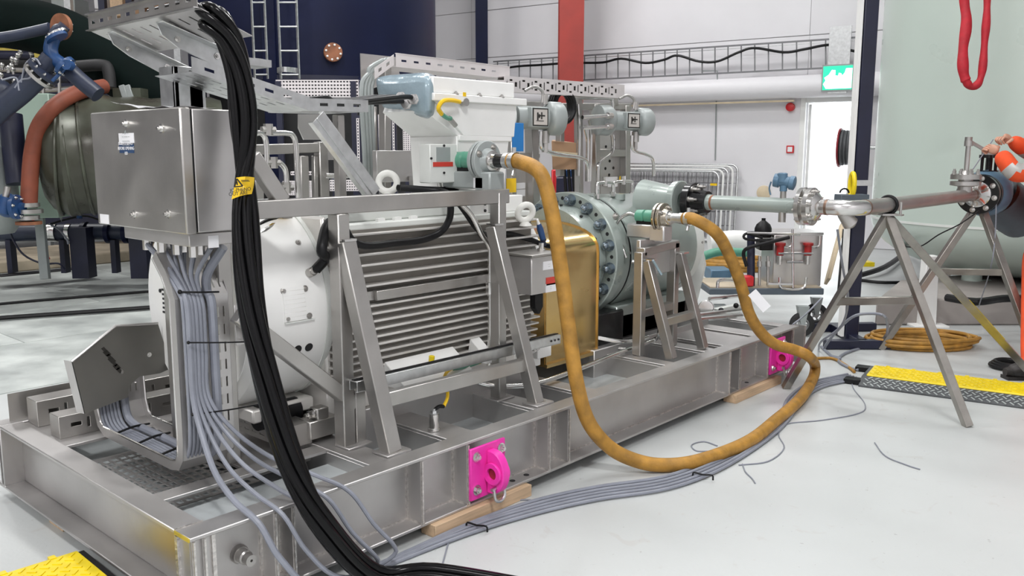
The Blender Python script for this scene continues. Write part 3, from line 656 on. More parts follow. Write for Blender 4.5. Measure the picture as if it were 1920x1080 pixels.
b = B(); b.lathe((PXN, yf - .13, PZ), -Y_, [(.035, .0475), (.05, .0475)], 28); b.done('weld_band', 'rust', dp)
ya = -.365
b = B(); b.lathe((PXN, ya, PZ), -Y_, [(0, .05), (.03, .09), (.03, .112), (.055, .112), (.055, .06), (.078, .06), (.078, .112), (.105, .112), (.105, .085), (.125, .085), (.15, .05)], 36); b.done('flange_pair', 'bright', dp)
bolts_on(dp, (PXN, ya - .105, PZ), -Y_, .090, 8, .010, .018, 'steel')
bolts_on(dp, (PXN, ya - .03, PZ), Y_, .090, 8, .010, .012, 'steel')
# short spool, elbow, long spool
el = [V((PXN, ya - .14, PZ)), V((PXN, -.60, PZ))]
for k in range(1, 10):
    a = math.pi / 2 * k / 9; el.append(V((PXN + .12 * (1 - math.cos(a)), -.60 - .12 * math.sin(a), PZ)))
b = B(); b.tube(el, .0455, 28); b.done('elbow', 'bright', dp)
XE = 6.16
b = B(); b.tube([(PXN + .12, PY, PZ), (XE, PY, PZ - .01)], .0455, 28); b.done('pipe_spool', 'steel', dp, 'dull stainless long spool')
for p_, q_ in (((PXN + .115, PY, PZ), (PXN + .13, PY, PZ)), ((XE - .12, PY, PZ - .01), (XE - .08, PY, PZ - .01)), ((PXN, -.545, PZ), (PXN, -.56, PZ))): b = B(); b.cyl(p_, q_, .047, 28); b.done('weld_band', 'weldband', dp)
b = B(); b.cyl((PXN, -.28, PZ - .10), (PXN, -.28, PZ), .022, 14); b.cyl((PXN, -.28, PZ), (PXN, -.28, PZ + .09), .018, 12); b.done('branch', 'steel', dp)
b = B(); b.lathe((PXN + .03, -.62, PZ - .02), V((.5, -.4, -.7)), [(0, .03), (.10, .045), (.12, .02)], 16); b.done('branch_cone', 'steel', dp)
# blue transmitter head over the pipe
bt = T('pressure_transmitter', 'small blue pressure transmitter on a stem above the horizontal pipe', 'transmitter', (PXN, -.28, PZ + .09))
b = B(); b.cyl((PXN, -.28, PZ + .085), (PXN, -.28, PZ + .12), .022, 12); b.lathe((PXN, -.22, PZ + .15), V((.2, -1, -.15)), [(0, .03), (.0, .04), (.03, .042), (.035, .034), (.09, .034), (.095, .042), (.12, .042), (.125, .03)], 20); b.done('head', 'steelblue', bt)
b = B(); b.lathe((PXN, -.27, PZ + .14), V((0, 0, 1)), [(0, .03), (.05, .03), (.055, .02)], 14); b.tube([(PXN, -.2, PZ + .14), (PXN, -.19, PZ + .1), (PXN, -.2, PZ + .06)], .005, 6, 4); b.done('gland', 'steelblue', bt)
# ================================================================== SUPPORT FRAME IN FRONT OF THE MOTOR
def rhs(name, p0, p1, w, h, parent, m='steel', up=Z_, bev=.004, **k):
    b = B(); b.bar(p0, p1, w, h, up); return b.done(name, m, parent, bevel=bev, **k)
sf = T('support_stand', 'stainless box-section support frame with leaning legs in front of the motor', 'frame', (1.4, .3, ZT))
RY = .36; zr = 1.385
rhs('top_rail', (.42, RY, zr), (1.92, RY, zr), .06, .07, sf)
P1 = oy(641, 830, RY).x
rhs('post', (.90, RY, ZT), (.90, RY, zr - .035), .07, .06, sf, up=X_)
p2x = 1.865
rhs('post', (p2x, RY, ZT), (p2x, RY, zr + .02), .065, .055, sf, up=X_)
rhs('leg', (.905, RY - .03, 1.235), (.975, .15, ZT), .066, .072, sf, up=X_)
rhs('leg', (1.80, RY - .03, 1.245), (1.925, .16, ZT), .062, .062, sf, up=X_)
for x, y, z in ((.91, RY - .035, 1.245), (1.80, RY - .04, 1.255)):
    b = B(); b.box(x - .03, x + .03, y - .03, y + .03, z - .006, z + .003); b.done('end_cap', 'bright', sf)
rhs('stub_post', (.965, RY, ZT), (.965, RY, .60), .06, .055, sf, up=X_)
rhs('cross_bar', (.965, .222, .566), (1.90, .205, .556), .04, .065, sf)
rhs('diagonal_brace', (.42, RY, .995), (.95, RY, .53), .055, .06, sf)
rhs('diagonal_brace', oy(470, 292, RY), oy(528, 378, RY), .05, .06, sf)
for x, y in ((.93, .34), (.98, .15), (1.93, .15), (1.87, .36)):
    b = B(); b.box(x - .065, x + .065, y - .05, y + .05, ZT - .001, ZT + .008); b.done('foot_plate', 'beam', sf, bevel=.002)
b = B(); b.bar((.95, .115, ZT + .004), (1.02, .115, ZT + .004), .012, .01); b.bar((1.89, .13, ZT + .004), (1.96, .13, ZT + .004), .012, .01); b.done('weld_seam', 'weld', sf)
rhs('rear_post', (.47, .55, ZT), (.47, .55, 1.32), .06, .06, sf, up=X_)
rhs('rear_post', (.47, .95, ZT), (.47, .95, 1.32), .06, .06, sf, up=X_)
# strut channel along the front, between the legs
cc = T('strut_channel', 'slotted galvanised strut channel running along the front below the motor fins', 'channel', (1.6, .32, .57))
a, c = oy(662, 715, .30), oy(1044, 627, .30)
b = B(); b.bar(a, c, .05, .006, Z_); d = (c - a).normalized(); b.bar(a + V((0, -.025, -.02)), c + V((0, -.025, -.02)), .004, .045); b.bar(a + V((0, .025, -.02)), c + V((0, .025, -.02)), .004, .045); b.bar(a + V((0, -.02, -.044)), c + V((0, -.02, -.044)), .012, .004); b.done('channel', 'galv', cc, bevel=.001)
b = B(); b.bar(a + V((0, .0, .005)), c + V((0, .0, .005)), .02, .004); b.done('rubber_strip', 'black', cc)
for k in range(3):
    q = c + V((0, -.028, -.02)) - d * (.02 + .03 * k); b = B(); b.cyl(q, q - Y_ * .003, .006, 8); b.done('bolt', 'dark', cc)
# earth boss with yellow-green lead
es = T('earth_boss', 'stainless earth boss with a yellow-green lead beside the leaning leg', 'earth boss', (1.33, .25, ZT))
q = oz(814, 806, ZT); b = B(); b.lathe(q, Z_, [(0, .028), (.008, .028), (.012, .024), (.075, .024), (.078, .02)], 18); b.done('stud', 'bright', es)
b = B(); bolt(b, q + Z_ * .078, Z_, .016, .014); b.done('nut', 'galv', es)
l0 = q + V((0, 0, .09)); b = B(); b.tube([l0, l0 + V((.03, .0, .012)), oy(832, 762, q.y)], .009, 8, 4); b.done('sleeve', 'black', es)
b = B(); b.tube([oy(832, 762, q.y), oy(839, 745, q.y), oy(838, 725, q.y + .03), oy(834, 705, q.y + .1), oy(850, 690, q.y + .14), oy(900, 680, q.y + .2)], .008, 8, 5); b.done('lead', 'tagy', es, 'yellow-green earth lead')
b = B(); b.tube([oy(850, 692, q.y + .13), oy(880, 686, q.y + .16), oy(908, 676, q.y + .2)], .008, 8, 4); b.done('lead', 'green', es)
# stainless impulse tubes
def tubeobj(name, pts, r, m, label, cat='tube', group=None, parent=None, k=5, n=10):
    b = B(); b.tube(pts, r, n, k); return b.done(name, m, parent, label if parent is None else None, cat if parent is None else None, group)
tubeobj('impulse_tube', [oy(895, 716, .42), oy(920, 722, .38), oy(960, 724, .34), oz(1010, 718, ZT + .03), oz(1090, 690, ZT + .03), oz(1165, 660, ZT + .03), oz(1225, 638, ZT + .04), oy(1236, 624, .33), oy(1238, 600, .36)], .0135, 'bright', 'long bright stainless tube laid along the front deck towards the far support')
tubeobj('impulse_tube', [oy(1115, 632, .6), oy(1160, 640, .5), oy(1190, 640, .45), oy(1215, 632, .42)], .014, 'bright', 'short bright stainless tube low behind the gold guard')
tubeobj('impulse_tube', [oy(1120, 645, .62), oy(1170, 655, .5), oy(1200, 655, .42)], .012, 'bright', 'thin bright stainless tube just below the short one behind the gold guard')
tubeobj('conduit', [oy(865, 382, .40), oy(885, 405, .40), oy(903, 440, .40), oy(917, 462, .40), oy(919, 490, .40), oy(919, 640, .40), oy(916, 690, .40)], .013, 'bright', 'bright conduit bending down in front of the fins beside the second post', 'conduit')
b = B(); q = oy(918, 540, .40); b.cyl(q - Z_ * .03, q + Z_ * .03, .02, 6); b.done('conduit_union', 'bright', None, 'hexagonal union on the vertical conduit by the fins', 'union')
# black conduit hoses over the motor deck
tubeobj('cable_hose', [GL, GL + V((.03, -.03, .05)), oy(603, 470, .38), oy(609, 435, .42), oy(616, 420, .45), oy(622, 415, .5)], .022, 'black', 'black flexible hose plugging into the white fan cowl', 'hose', k=6, n=12)
tubeobj('cable_hose', [oy(646, 428, .46), oy(662, 452, .44), oy(690, 461, .44), oy(740, 456, .46), oy(790, 450, .48), oy(825, 436, .48), oy(842, 412, .46), oy(845, 384, .44), oy(842, 366, .5), oy(820, 358, .6), oy(750, 352, .7)], .017, 'black', 'black flexible hose sagging along the white motor deck', 'hose', k=6, n=12)
tubeobj('cable_hose', [oy(845, 362, .44), oy(870, 395, .44), oy(895, 430, .46), oy(915, 440, .5), oy(950, 438, .52), oy(990, 448, .5), oy(1020, 459, .45), oy(1034, 462, .4)], .014, 'black', 'thin black hose from the top rail to the steel instrument box', 'hose', k=6, n=12)
tubeobj('cable_hose', [oy(746, 352, .72), oy(800, 355, .7), oy(850, 358, .66), oy(880, 372, .6)], .016, 'black', 'black hose lying on the deck behind the white eye bolt', 'hose', k=6)
# ================================================================== JUNCTION BOX
jb = T('junction_box', 'stainless junction box with nameplate on a post above the grey cables', 'junction box', (.3, .65, 1.28))
BX, BY0, BY1, BZ0, BZ1 = .205, .30, 1.01, 1.315, 1.752
b = B(); b.box(BX + .045, .42, BY0, BY1, BZ0 + .004, BZ1 - .004); b.done('case', 'sheet', jb, bevel=.004)
b = B(); b.box(BX, BX + .04, BY0 - .004, BY1 + .004, BZ0, BZ1); dr = b.done('lid', 'steel', jb, bevel=.005)
b = B(); b.box(BX + .039, BX + .046, BY0 + .002, BY1 - .004, BZ0 + .006, BZ1 - .006); b.done('gasket', 'black', jb)
for (px, py) in ((237, 232), (303, 241), (253, 402), (316, 401)):
    q = ox(px, py, BX); b = B(); bolt(b, q, -X_, .011, .012, 8); b.done('lid_screw', 'bright', jb)
def plate_x(px0, py0, px1, py1, name, m, t=.002):
    a, c = ox(px0, py0, BX), ox(px1, py1, BX); b = B(); b.box(BX - t, BX - .0002, c.y, a.y, c.z, a.z); return b.done(name, m, jb), (a + c) / 2
_, c0 = plate_x(223, 250, 252, 268, 'nameplate', 'paper'); _, c1 = plate_x(224, 270, 252, 287, 'blue_label', 'label'); plate_x(188, 401, 205, 420, 'sticker', 'paper')
for i in range(4): text('nameplate_text', ('.... JB ....', '-- ------ --', '------------', '---- -------')[i], .016, c0 + V((-.0035, 0, .022 - .016 * i)), -Y_, Z_, 'inst', jb)
for i, s_ in enumerate(('ISOLATE SUPPLY', 'BEFORE OPENING', 'LID')): text('label_text', s_, .0165, c1 + V((-.0035, 0, .018 - .018 * i)), -Y_, Z_, 'paper', jb)
b = B(); b.box(.23, .42, .33, .84, 1.268, 1.314); b.done('gland_plate', 'beam', jb, bevel=.003)
for k in range(7):
    b = B(); b.cyl((.27 + (k % 2) * .06, .38 + k * .06, 1.225), (.27 + (k % 2) * .06, .38 + k * .06, 1.268), .016, 6); b.done('gland', 'bright', jb)
b = B(); q = oy(400, 453, .33); b.obox(q, X_ * .02, Z_ * .022, Y_ * .002); b.done('tie_label', 'paper', jb)
# crumpled sheet of paper on the box
b = B(); rows = []
for i in range(5):
    r_ = []
    for j in range(9):
        r_.append(b.bm.verts.new((BX + .03 + i * .045, .42 + j * .06, BZ1 + .003 + .008 * abs(math.sin(j * 1.4 + i)) + .012 * max(0, j - 4) ** .7 * (1 - i / 6))))
    rows.append(r_)
for q, w_ in zip(rows, rows[1:]):
    for j in range(8): b.face([q[j], q[j + 1], w_[j + 1], w_[j]])
b.done('paper_sheet', 'paper', None, 'loose white sheet of paper lying on the stainless junction box', 'paper')

# ================================================================== SLOTTED CABLE TRAYS
ct = T('cable_tray', 'U-bent slotted cable tray carrying grey cables down from the junction box', 'cable tray', (.37, 1.0, ZT))
path = [(1.31, .66), (1.30, .48), (1.27, .405), (1.21, .372), (.60, .372), (.54, .385), (.505, .43), (.495, .52), (.49, 1.06), (.55, 1.16), (.62, 1.23)]
tx0, tx1 = .245, .46
RD = .042
def pnorm(i):
    q = path[min(i + 1, len(path) - 1)]; o_ = path[max(i - 1, 0)]; d = V((0, q[0] - o_[0], q[1] - o_[1])).normalized(); return V((0, -d.z, d.y))
for x in (tx0, tx1):
    b = B(); prev = None
    for i, p in enumerate(path):
        P0 = V((x, p[0], p[1])); nn = pnorm(i) * RD
        cur = [b.bm.verts.new(q) for q in (P0 - X_ * .0015, P0 + X_ * .0015, P0 + X_ * .0015 - nn, P0 - X_ * .0015 - nn)]
        if prev:
            for k in range(4): b.face([prev[k], prev[(k + 1) % 4], cur[(k + 1) % 4], cur[k]])
        else: b.face(cur)
        prev = cur
    b.face(prev); b.done('side_rail', 'beam', ct)
    b = B(); b.tube([V((x, p[0], p[1])) - pnorm(i) * RD for i, p in enumerate(path)], .0045, 6); b.done('rail_lip', 'bright', ct)
b = B()
for (p, q) in ((path[0], path[1]), (path[3], path[4]), (path[7], path[8]), (path[8], path[10])):
    d = V((0, q[0] - p[0], q[1] - p[1])); L = d.length; h = []
    u = .03
    while u < L - .06:
        for v in (.02, .05, .08, .11, .145, .165, .19): h.append((u, u + .04, v, v + .008))
        u += .07
    b.slots((tx0, p[0], p[1]), d, X_, L, tx1 - tx0, h, .002)
for i in (1, 2, 4, 5, 6): 
    p, q = path[i], path[i + 1]; b.prism([(tx0, p[0], p[1]), (tx1, p[0], p[1]), (tx1, q[0], q[1]), (tx0, q[0], q[1])], (0, .001, -.001))
b.done('tray_floor', 'sheet', ct)
b = B(); b.box(tx0 + .0, tx1, .45, .455, .62, .66) if False else b.box(tx1 - .01, tx1 + .04, .43, .436, .86, 1.02); b.done('joint_plate', 'sheet', ct, bevel=.001)
# dark cover plate over the raised far end
cv = T('cover_plate', 'dark grey cover plate with clipped corners over the far end of the bent tray', 'cover plate', (.48, 1.22, ZT + .02))
cy = 1.22
pts = [oy(px, py, cy) for px, py in ((134, 678), (217, 611), (296, 606), (322, 690), (300, 700), (262, 706), (243, 722), (240, 745), (158, 776))]
b = B(); b.prism(pts, (0, .006, 0)); b.done('plate', 'darksteel', cv)
b = B(); b.tube(pts[:3], .006, 6); b.done('folded_edge', 'sheet', cv)
b = B(); b.prism([pts[0], pts[-1], pts[-1] + V((-.012, .05, 0)), pts[0] + V((-.012, .05, 0))], (.003, 0, 0)); b.done('return_flange', 'sheet', cv)
b = B()
for i in range(7):
    q = oy(196 + i * 4.6, 656 + i * 6.4, cy - .001); b.obox(q, V((.008, 0, -.011)), V((.006 + .004 * (i % 2), 0, .003)), Y_ * .001)
b.done('black_marking', 'ink', cv)
for (px, py) in ((229, 697), (280, 665)): q = oy(px, py, cy); b = B(); bolt(b, q, -Y_, .007, .006); b.done('screw', 'bright', cv)
# sloping tray above the box with arms and post
ut = T('overhead_tray', 'sloping slotted tray on bracket arms above the junction box, black cables over its end', 'cable tray', (.6, .6, ZT))
n0 = [V((.25, 1.07, 2.075)), V((.25, .22, 2.075))]
sl = V((.20, 0, -.075))
h = []
for i in range(2):
    for j in range(11): h.append((.04 + i * .075, .085 + i * .075, .05 + j * .073, .062 + j * .073))
b = B(); b.slots(n0[1], sl, Y_, sl.length, .85, h, .003); b.done('tray_floor', 'sheet', ut)
b = B(); b.slots(n0[1] + V((-.002, 0, 0)), Y_, Z_, .85, .06, [(.04 + i * .075, .075 + i * .075, .022, .036) for i in range(11)], .003); b.done('end_rail', 'steel', ut)
b = B(); b.box(.235, .252, .22, 1.07, 2.132, 2.138); b.box(.235, .26, .22, 1.07, 2.072, 2.076); b.done('rail_lip', 'bright', ut)
for i, yy in enumerate((.933, .536)):
    q = V((.26, yy, 2.06)); e = V((.57, yy, 1.945 if i == 0 else 1.965))
    b = B(); b.prism([q, q + V((.02, 0, -.045)), q + V((.08, 0, -.085)), e + V((-.0, 0, -.075)), e + V((0, 0, -.0))], (0, .006, 0)); b.prism([q, e, e + V((0, -.05, 0)), q + V((0, -.05, 0))], (0, 0, -.004)); b.done('bracket_arm', 'galv', ut, bevel=.002)
    for f in (.25, .75):
        b = B(); bolt(b, q.lerp(e, f) + V((0, -.002, -.03)), -Y_, .008, .008); b.done('bolt', 'bright', ut)
pq = oy(342, 150, .75)
b = B(); b.box(pq.x - .05, pq.x - .03, .72, .84, 1.75, 1.93); b.box(pq.x - .05, pq.x + .08, .72, .735, 1.72, 1.93); b.done('post_gusset', 'galv', ut, bevel=.003)
rhs('post', (.50, .75, ZT), (.50, .75, 1.92), .06, .06, ut, up=X_)
rhs('post', (1.08, .58, 1.33), (1.08, .58, 1.76), .04, .04, ut, up=X_)
# lower sloping length and the level end piece
p0, p1 = V((.34, .45, 1.885)), V((.84, .45, 1.765)); d = p1 - p0
b = B(); b.slots(p0, d, Z_, d.length, .055, [(.05 + i * .085, .09 + i * .085, .02, .032) for i in range(5)], .003); b.done('side_rail', 'galv', ut)
b = B(); b.slots(p0, d, Y_, d.length, .28, [(.03 + i * .07, .07 + i * .07, .03 + j * .06, .045 + j * .06) for i in range(6) for j in range(4)], .003); b.done('tray_floor', 'galv', ut)
p0, p1 = V((.84, .45, 1.765)), V((1.14, .45, 1.77)); d = p1 - p0
b = B(); b.slots(p0, d, Z_, d.length, .05, [(.05 + i * .085, .09 + i * .085, .02, .032) for i in range(3)], .003); b.slots(p0, d, Y_, d.length, .3, [(.03 + i * .07, .07 + i * .07, .03 + j * .06, .045 + j * .06) for i in range(3) for j in range(4)], .003); b.done('level_end', 'galv', ut)
b = B(); p0, p1 = oy(473, 158, .80), oy(440, 118, .80); b.bar(p0 + V((-.12, 0, .09)), p0 + V((.06, .0, .085)), .12, .03); b.done('strut_end', 'galv', ut)
# galvanised diagonal strut
gs = T('diagonal_strut', 'bright galvanised channel strut slanting from the level tray to the top rail', 'strut', (1.2, .42, 1.42))
a, c = oy(596, 219, .42), oy(703, 364, .42); d = (c - a).normalized(); up = V((0, -1, 0)); sd = d.cross(up)
b = B(); b.bar(a, c, .07, .006, up)
for s_ in (-1, 1): b.bar(a + sd * .034 * s_ + Y_ * .015, c + sd * .034 * s_ + Y_ * .015, .005, .035, up)
b.bar(a + Y_ * -.005 + sd * .012, c + Y_ * -.005 + sd * .012, .004, .006, up); b.done('channel', 'galv', gs, bevel=.001)

# ================================================================== GREY CABLES
random.seed(11)
flo = [(560, 1072), (700, 1058), (870, 992), (1000, 952), (1120, 925), (1250, 905), (1350, 868), (1430, 822), (1470, 785), (1490, 750), (1530, 722), (1600, 706)]
ordn = ['first', 'second', 'third', 'fourth', 'fifth', 'sixth', 'seventh', 'eighth']
for k in range(5):
    x = .272 + k * .0155
    top = V((.27 + .02 * k, .74 - .085 * k, 1.25))
    pts = [top, V((x + .0, .56 - .02 * k, 1.15)), V((x, .475, 1.08)), V((x, .452, 1.02)), V((x, .452, .85)), V((x - .004, .44, .68)), V((x - .012 + k * .016, .37, .55)), V((x - .035 + k * .042, .25, .45)), V((x - .055 + k * .068, .09, .395)), V((x - .04 + k * .08, -.035, .345)), V((x + .01 + k * .085, -.085, .21)), V((x + .13 + k * .075, -.12, .08))]
    for i, (px, py) in enumerate(flo[1:]):
        sp = (k - 2) * (5.5 if i not in (6, 7) else 4)
        g = oz(px + sp * (.2 if i < 6 else 1.0), py + sp * (1.0 if i < 6 else .35) - (8 if k == 0 and i == 0 else 0), .012 + (.010 if i in (5, 9) and k % 2 else 0))
        if g.y > -.05 and g.x < 4.0: g.y = -.05 - .016 * k
        pts.append(g)
    b = B(); b.tube(pts, .0085 if k else .0115, 9, 6); b.done('grey_cable', 'cable', None, ('pale grey cable hanging lowest of the five over the skid corner' if k == 0 else '%s from the left of five grey cables dropping over the skid corner to the floor' % ordn[k]), 'cable', 'grey cables to the floor')
for k in range(7):
    x = .262 + k * .0155 if k < 6 else .372; r = .0072 if k < 6 else .018; o_ = .018 if k < 6 else .05
    pts = [V((.28 + .02 * k, .76 - .06 * k, 1.25)), V((x + .0, .58 - .018 * k, 1.15)), V((x, .49, 1.08)), V((x, .474 - o_ * .3, 1.03)), V((x, .472 - o_ * .3, .8)), V((x, .475 - o_ * .3, .56)), V((x + .004, .50, .455)), V((x + .004, .56, .40 + o_ * .2)), V((x, .66, .378 + r)), V((x + .006, .85, .376 + r)), V((x + .006, 1.10, .376 + r)), V((x, 1.19, .380 + r)), V((x - .002, 1.255, .43)), V((x - .002, 1.28, .54))]
    b = B(); b.tube(pts, r, 9, 6); b.done('grey_cable', 'cable', None, ('thick grey cable along the right rail of the bent tray' if k == 6 else '%s from the left of six thin grey cables lying along the bent tray' % ordn[k]), 'cable', 'grey cables along the bent tray')
def tie(p, q, label, r=.004, sag=0):
    b = B(); b.tube([p, V(p).lerp(V(q), .5) + V((0, -.012, sag)), q], r, 6, 5); b.ball(p, r * 2.2, n=8); b.done('cable_tie', 'black', None, label, 'cable tie', 'black cable ties')
tie((.255, .428, .905), (.52, .40, .87), 'long black tie across the upright tray, upper of two', .003)
tie((.255, .428, .63), (.54, .40, .615), 'long black tie across the upright tray, lower of two', .003)
tie((.255, .47, 1.09), (.40, .45, 1.075), 'black tie round the grey cables under the junction box')
tie((.255, .72, .40), (.42, .74, .40), 'black tie over the deck cables, nearest the upright tray', .005, .012)
tie((.255, .92, .40), (.42, .96, .40), 'black tie over the deck cables, middle of three', .005, .012)
tie((.255, 1.12, .40), (.42, 1.15, .40), 'black tie over the deck cables, beside the dark cover plate', .005, .012)
for (px, py, w_) in ((894, 985, 14), (1318, 890, 12)):
    g = oz(px, py, .03); dv = V((.3, -1, 0)).normalized() * .05
    b = B(); b.tube([g - dv + V((0, 0, -.02)), g - dv * .9 + V((0, 0, .004)), g, g + dv * .9 + V((0, 0, .004)), g + dv + V((0, 0, -.02))], .0045, 6, 3); b.done('cable_tie', 'black', None, 'black tie round the floor bundle ' + ('below the nearer pink lug' if px < 1000 else 'under the far end of the ochre hose'), 'cable tie', 'black cable ties')
for pts, lab in (([(825, 1075), (840, 1020), (850, 990), (875, 975), (960, 940), (1010, 938)], 'thin pale wire looping out of the floor bundle near the front'), ([(1385, 872), (1440, 865), (1470, 840), (1460, 815), (1475, 795), (1540, 788), (1610, 775), (1622, 758), (1600, 728), (1597, 708)], 'thin pale wire straying from the floor bundle by the cable ramp'), ([(1392, 870), (1398, 885), (1410, 897), (1416, 906)], 'short thin dark wire end lying on the bare floor right of the ochre hose'), ([(1640, 830), (1660, 855), (1700, 872), (1725, 880)], 'thin curved hair-like wire on the floor in front of the tripod leg'), ([(1345, 836), (1320, 828), (1297, 834), (1305, 845), (1330, 846)], 'small loop of thin wire on the floor behind the hose')):
    b = B(); b.tube([oz(x, y, .004) for x, y in pts], .0035, 6, 5); b.done('thin_wire', 'cable', None, lab, 'wire')
tubeobj('control_cable', [oz(1540, 650, .01), oz(1560, 668, .01), oz(1575, 672, .02), oz(1545, 655, .01), od(1590, 600, 6.6), od(1630, 588, 6.5), od(1662, 598, 6.4), oz(1655, 640, .03), oz(1590, 660, .012), oz(1572, 675, .012), oz(1590, 688, .012), oz(1610, 694, .012)], .011, 'cable', 'grey cable looping up and back to the floor beside the dark post foot', 'cable', k=6)
tubeobj('control_cable', [oz(1525, 672, .012), oz(1560, 672, .012), oz(1585, 684, .012), oz(1602, 697, .012)], .011, 'hose', 'ochre cable on the floor leading to the cable ramp', 'cable')
tubeobj('control_cable', [od(1570, 430, 5.6), od(1580, 500, 5.7), od(1590, 560, 5.9), od(1578, 610, 6.2), od(1540, 640, 6.4), oz(1535, 655, .01)], .008, 'cable', 'thin grey cable hanging from the elbow down to the dark post foot', 'cable')
tubeobj('control_cable', [od(1512, 590, 6.6), od(1480, 625, 6.5), od(1440, 640, 6.4)], .005, 'cable', 'thin pale cord slanting across the cart wheel', 'cord') if False else None

# ================================================================== BLACK CABLES AND THE YELLOW TAG
bk_pts = [V((.36, .62, 2.075)), V((.34, .34, 2.085)), oy(398, 34, .25), oy(430, 76, .22), oy(449, 150, .20), oy(458, 250, .18), oy(460, 400, .15), oy(470, 560, .08), oy(497, 700, .02), oy(543, 860, -.06), oy(600, 975, -.13), V((.62, -.16, .05)), V((.80, -.30, .03)), V((1.0, -.75, .025))]
for k in range(7):
    a = 2 * math.pi * k / 6; rr = .030 if k < 6 else 0
    pts = []
    for i, p in enumerate(bk_pts):
        tw = a + i * .12; t = (bk_pts[min(i + 1, len(bk_pts) - 1)] - bk_pts[max(i - 1, 0)]).normalized(); s_, u_, _ = frame_of(t)
        sp = rr * (1.25 if i < 3 else 1.0); q = p + s_ * math.cos(tw) * sp + u_ * math.sin(tw) * sp
        if i < 2: q = V((.285 + .026 * k, .62 - .28 * i, 2.10 - .0105 * k)) 
        if q.z < .02: q.z = .02
        pts.append(q)
    b = B(); b.tube(pts, .0175, 10, 6); b.done('black_cable', 'shiny', None, 'glossy thick black cable in the hanging bundle, %s' % ('at its core' if k == 6 else ('strand facing the white cowl', 'strand facing the tray', 'strand at the back beside the junction box', 'strand against the junction box side', 'strand facing the camera on the left', 'strand facing the camera on the right')[k]), 'cable', 'black cables of the hanging bundle')
tg = T('warning_tag', 'yellow danger tag with black triangle wrapped round the black cable bundle', 'tag', (.37, .1, 1.45))
def tagp(px, py, y=.105): return oy(px, py, y)
cols = 8; tv = B(); rr = []
for j in range(6):
    r_ = []
    for i in range(cols + 1):
        f = i / cols; v = j / 5
        xl, xr = 443 - 9 * v, 477 - 5 * v ** 2; yt, ybm = 333, 374 - 10 * f
        px = xl + (xr - xl) * f; py = yt + (ybm - yt) * v - 2 * math.sin(f * 3)
        r_.append(tv.bm.verts.new(tagp(px, py, .112 - .035 * math.sin(f * math.pi) + .004 * math.sin(j * 2 + i))))
    rr.append(r_)
for q, w_ in zip(rr, rr[1:]):
    for i in range(cols): tv.face([q[i], q[i + 1], w_[i + 1], w_[i]])
tv.done('tag_sheet', 'tagy', tg)
b = B(); tri = [tagp(444, 335, .072), tagp(455, 349, .064), tagp(439.5, 350.5, .075)]
for i in range(3): b.bar(tri[i], tri[(i + 1) % 3], .004, .0035, Y_)
b.bar(tagp(444, 340, .07), tagp(445, 347, .07), .003, .004, Y_); b.done('triangle_sign', 'ink', tg)
b = B(); b.bar(tagp(452, 338, .068), tagp(466, 338, .07), .002, .002, Y_); b.bar(tagp(453, 340, .068), tagp(468, 339.5, .07), .002, .002, Y_); b.done('ruled_line', 'ink', tg)
xd = (tagp(465, 354, .072) - tagp(440, 358, .072)); c = tagp(451, 356, .064)
text('tag_text', 'IC-PHENO', .0165, c, xd, Z_, 'ink', tg); text('tag_text', 'OUT ARE', .0165, tagp(447, 363, .064), xd, Z_, 'ink', tg)

# ================================================================== STEEL INSTRUMENT BOX ON THE FAR LEG
ib = T('instrument_box', 'small stainless instrument box with white and red labels in front of the gold guard', 'instrument box', (2.1, .33, .86))
iy = .26
a, c = oy(1002, 482, iy), oy(1046, 545, iy)
b = B(); b.box(a.x - .02, c.x + .0, iy, iy + .16, c.z, a.z + .0); b.done('case', 'sheet', ib, bevel=.005)
b = B(); b.box(a.x - .03, c.x + .01, iy - .012, iy + .18, a.z, a.z + .012); b.done('lid', 'steel', ib, bevel=.003)
for nm, m_, x0, y0, x1, y1 in (('white_label', 'paper', 1018, 491, 1042, 503), ('red_label', 'lred', 1024, 521, 1044, 532), ('white_label', 'paper', 1023, 533, 1044, 545)):
    p, q = oy(x0, y0, iy - .001), oy(x1, y1, iy - .001); b = B(); b.box(p.x, q.x, iy - .003, iy - .0005, q.z, p.z); b.done(nm, m_, ib)
q = oy(1030, 497, iy - .004); text('label_text', '-----\n----', .012, q, X_, Z_, 'inst', ib); q = oy(1033, 539, iy - .004); text('label_text', '----\n---', .011, q, X_, Z_, 'inst', ib)
b = B(); b.prism([oy(1004, 550, iy + .02), oy(1019, 550, iy + .02), oy(1019, 575, iy + .02), oy(1012, 590, iy + .02), oy(1004, 578, iy + .02)], (0, .04, 0)); b.done('gland_boot', 'black', ib, bevel=.004)
b = B(); q = oy(1015, 466, .34); b.cyl(q + V((.0, 0, -.05)), q, .022, 10); b.cyl(q, q + Z_ * .03, .014, 8); b.done('top_gland', 'bright', ib)
pr = T('grease_pen', 'blue and white spray pen hanging by the gold guard', 'pen', (2.2, .4, 1.1))
p, q = oy(1010, 420, .42), oy(1018, 448, .42); d = q - p; b = B(); b.lathe(p, d, [(0, .012), (.03, .018), (d.length, .016)], 14); b.done('barrel', 'label' if 0 else 'blue', pr)
b = B(); b.lathe(q, d, [(0, .017), (.012, .017), (.014, .012), (.04, .01)], 12); b.done('tip', 'navy2', pr); b = B(); b.lathe(p - d * .3, d, [(0, .006), (d.length * .3, .009)], 10); b.done('cap', 'white', pr)

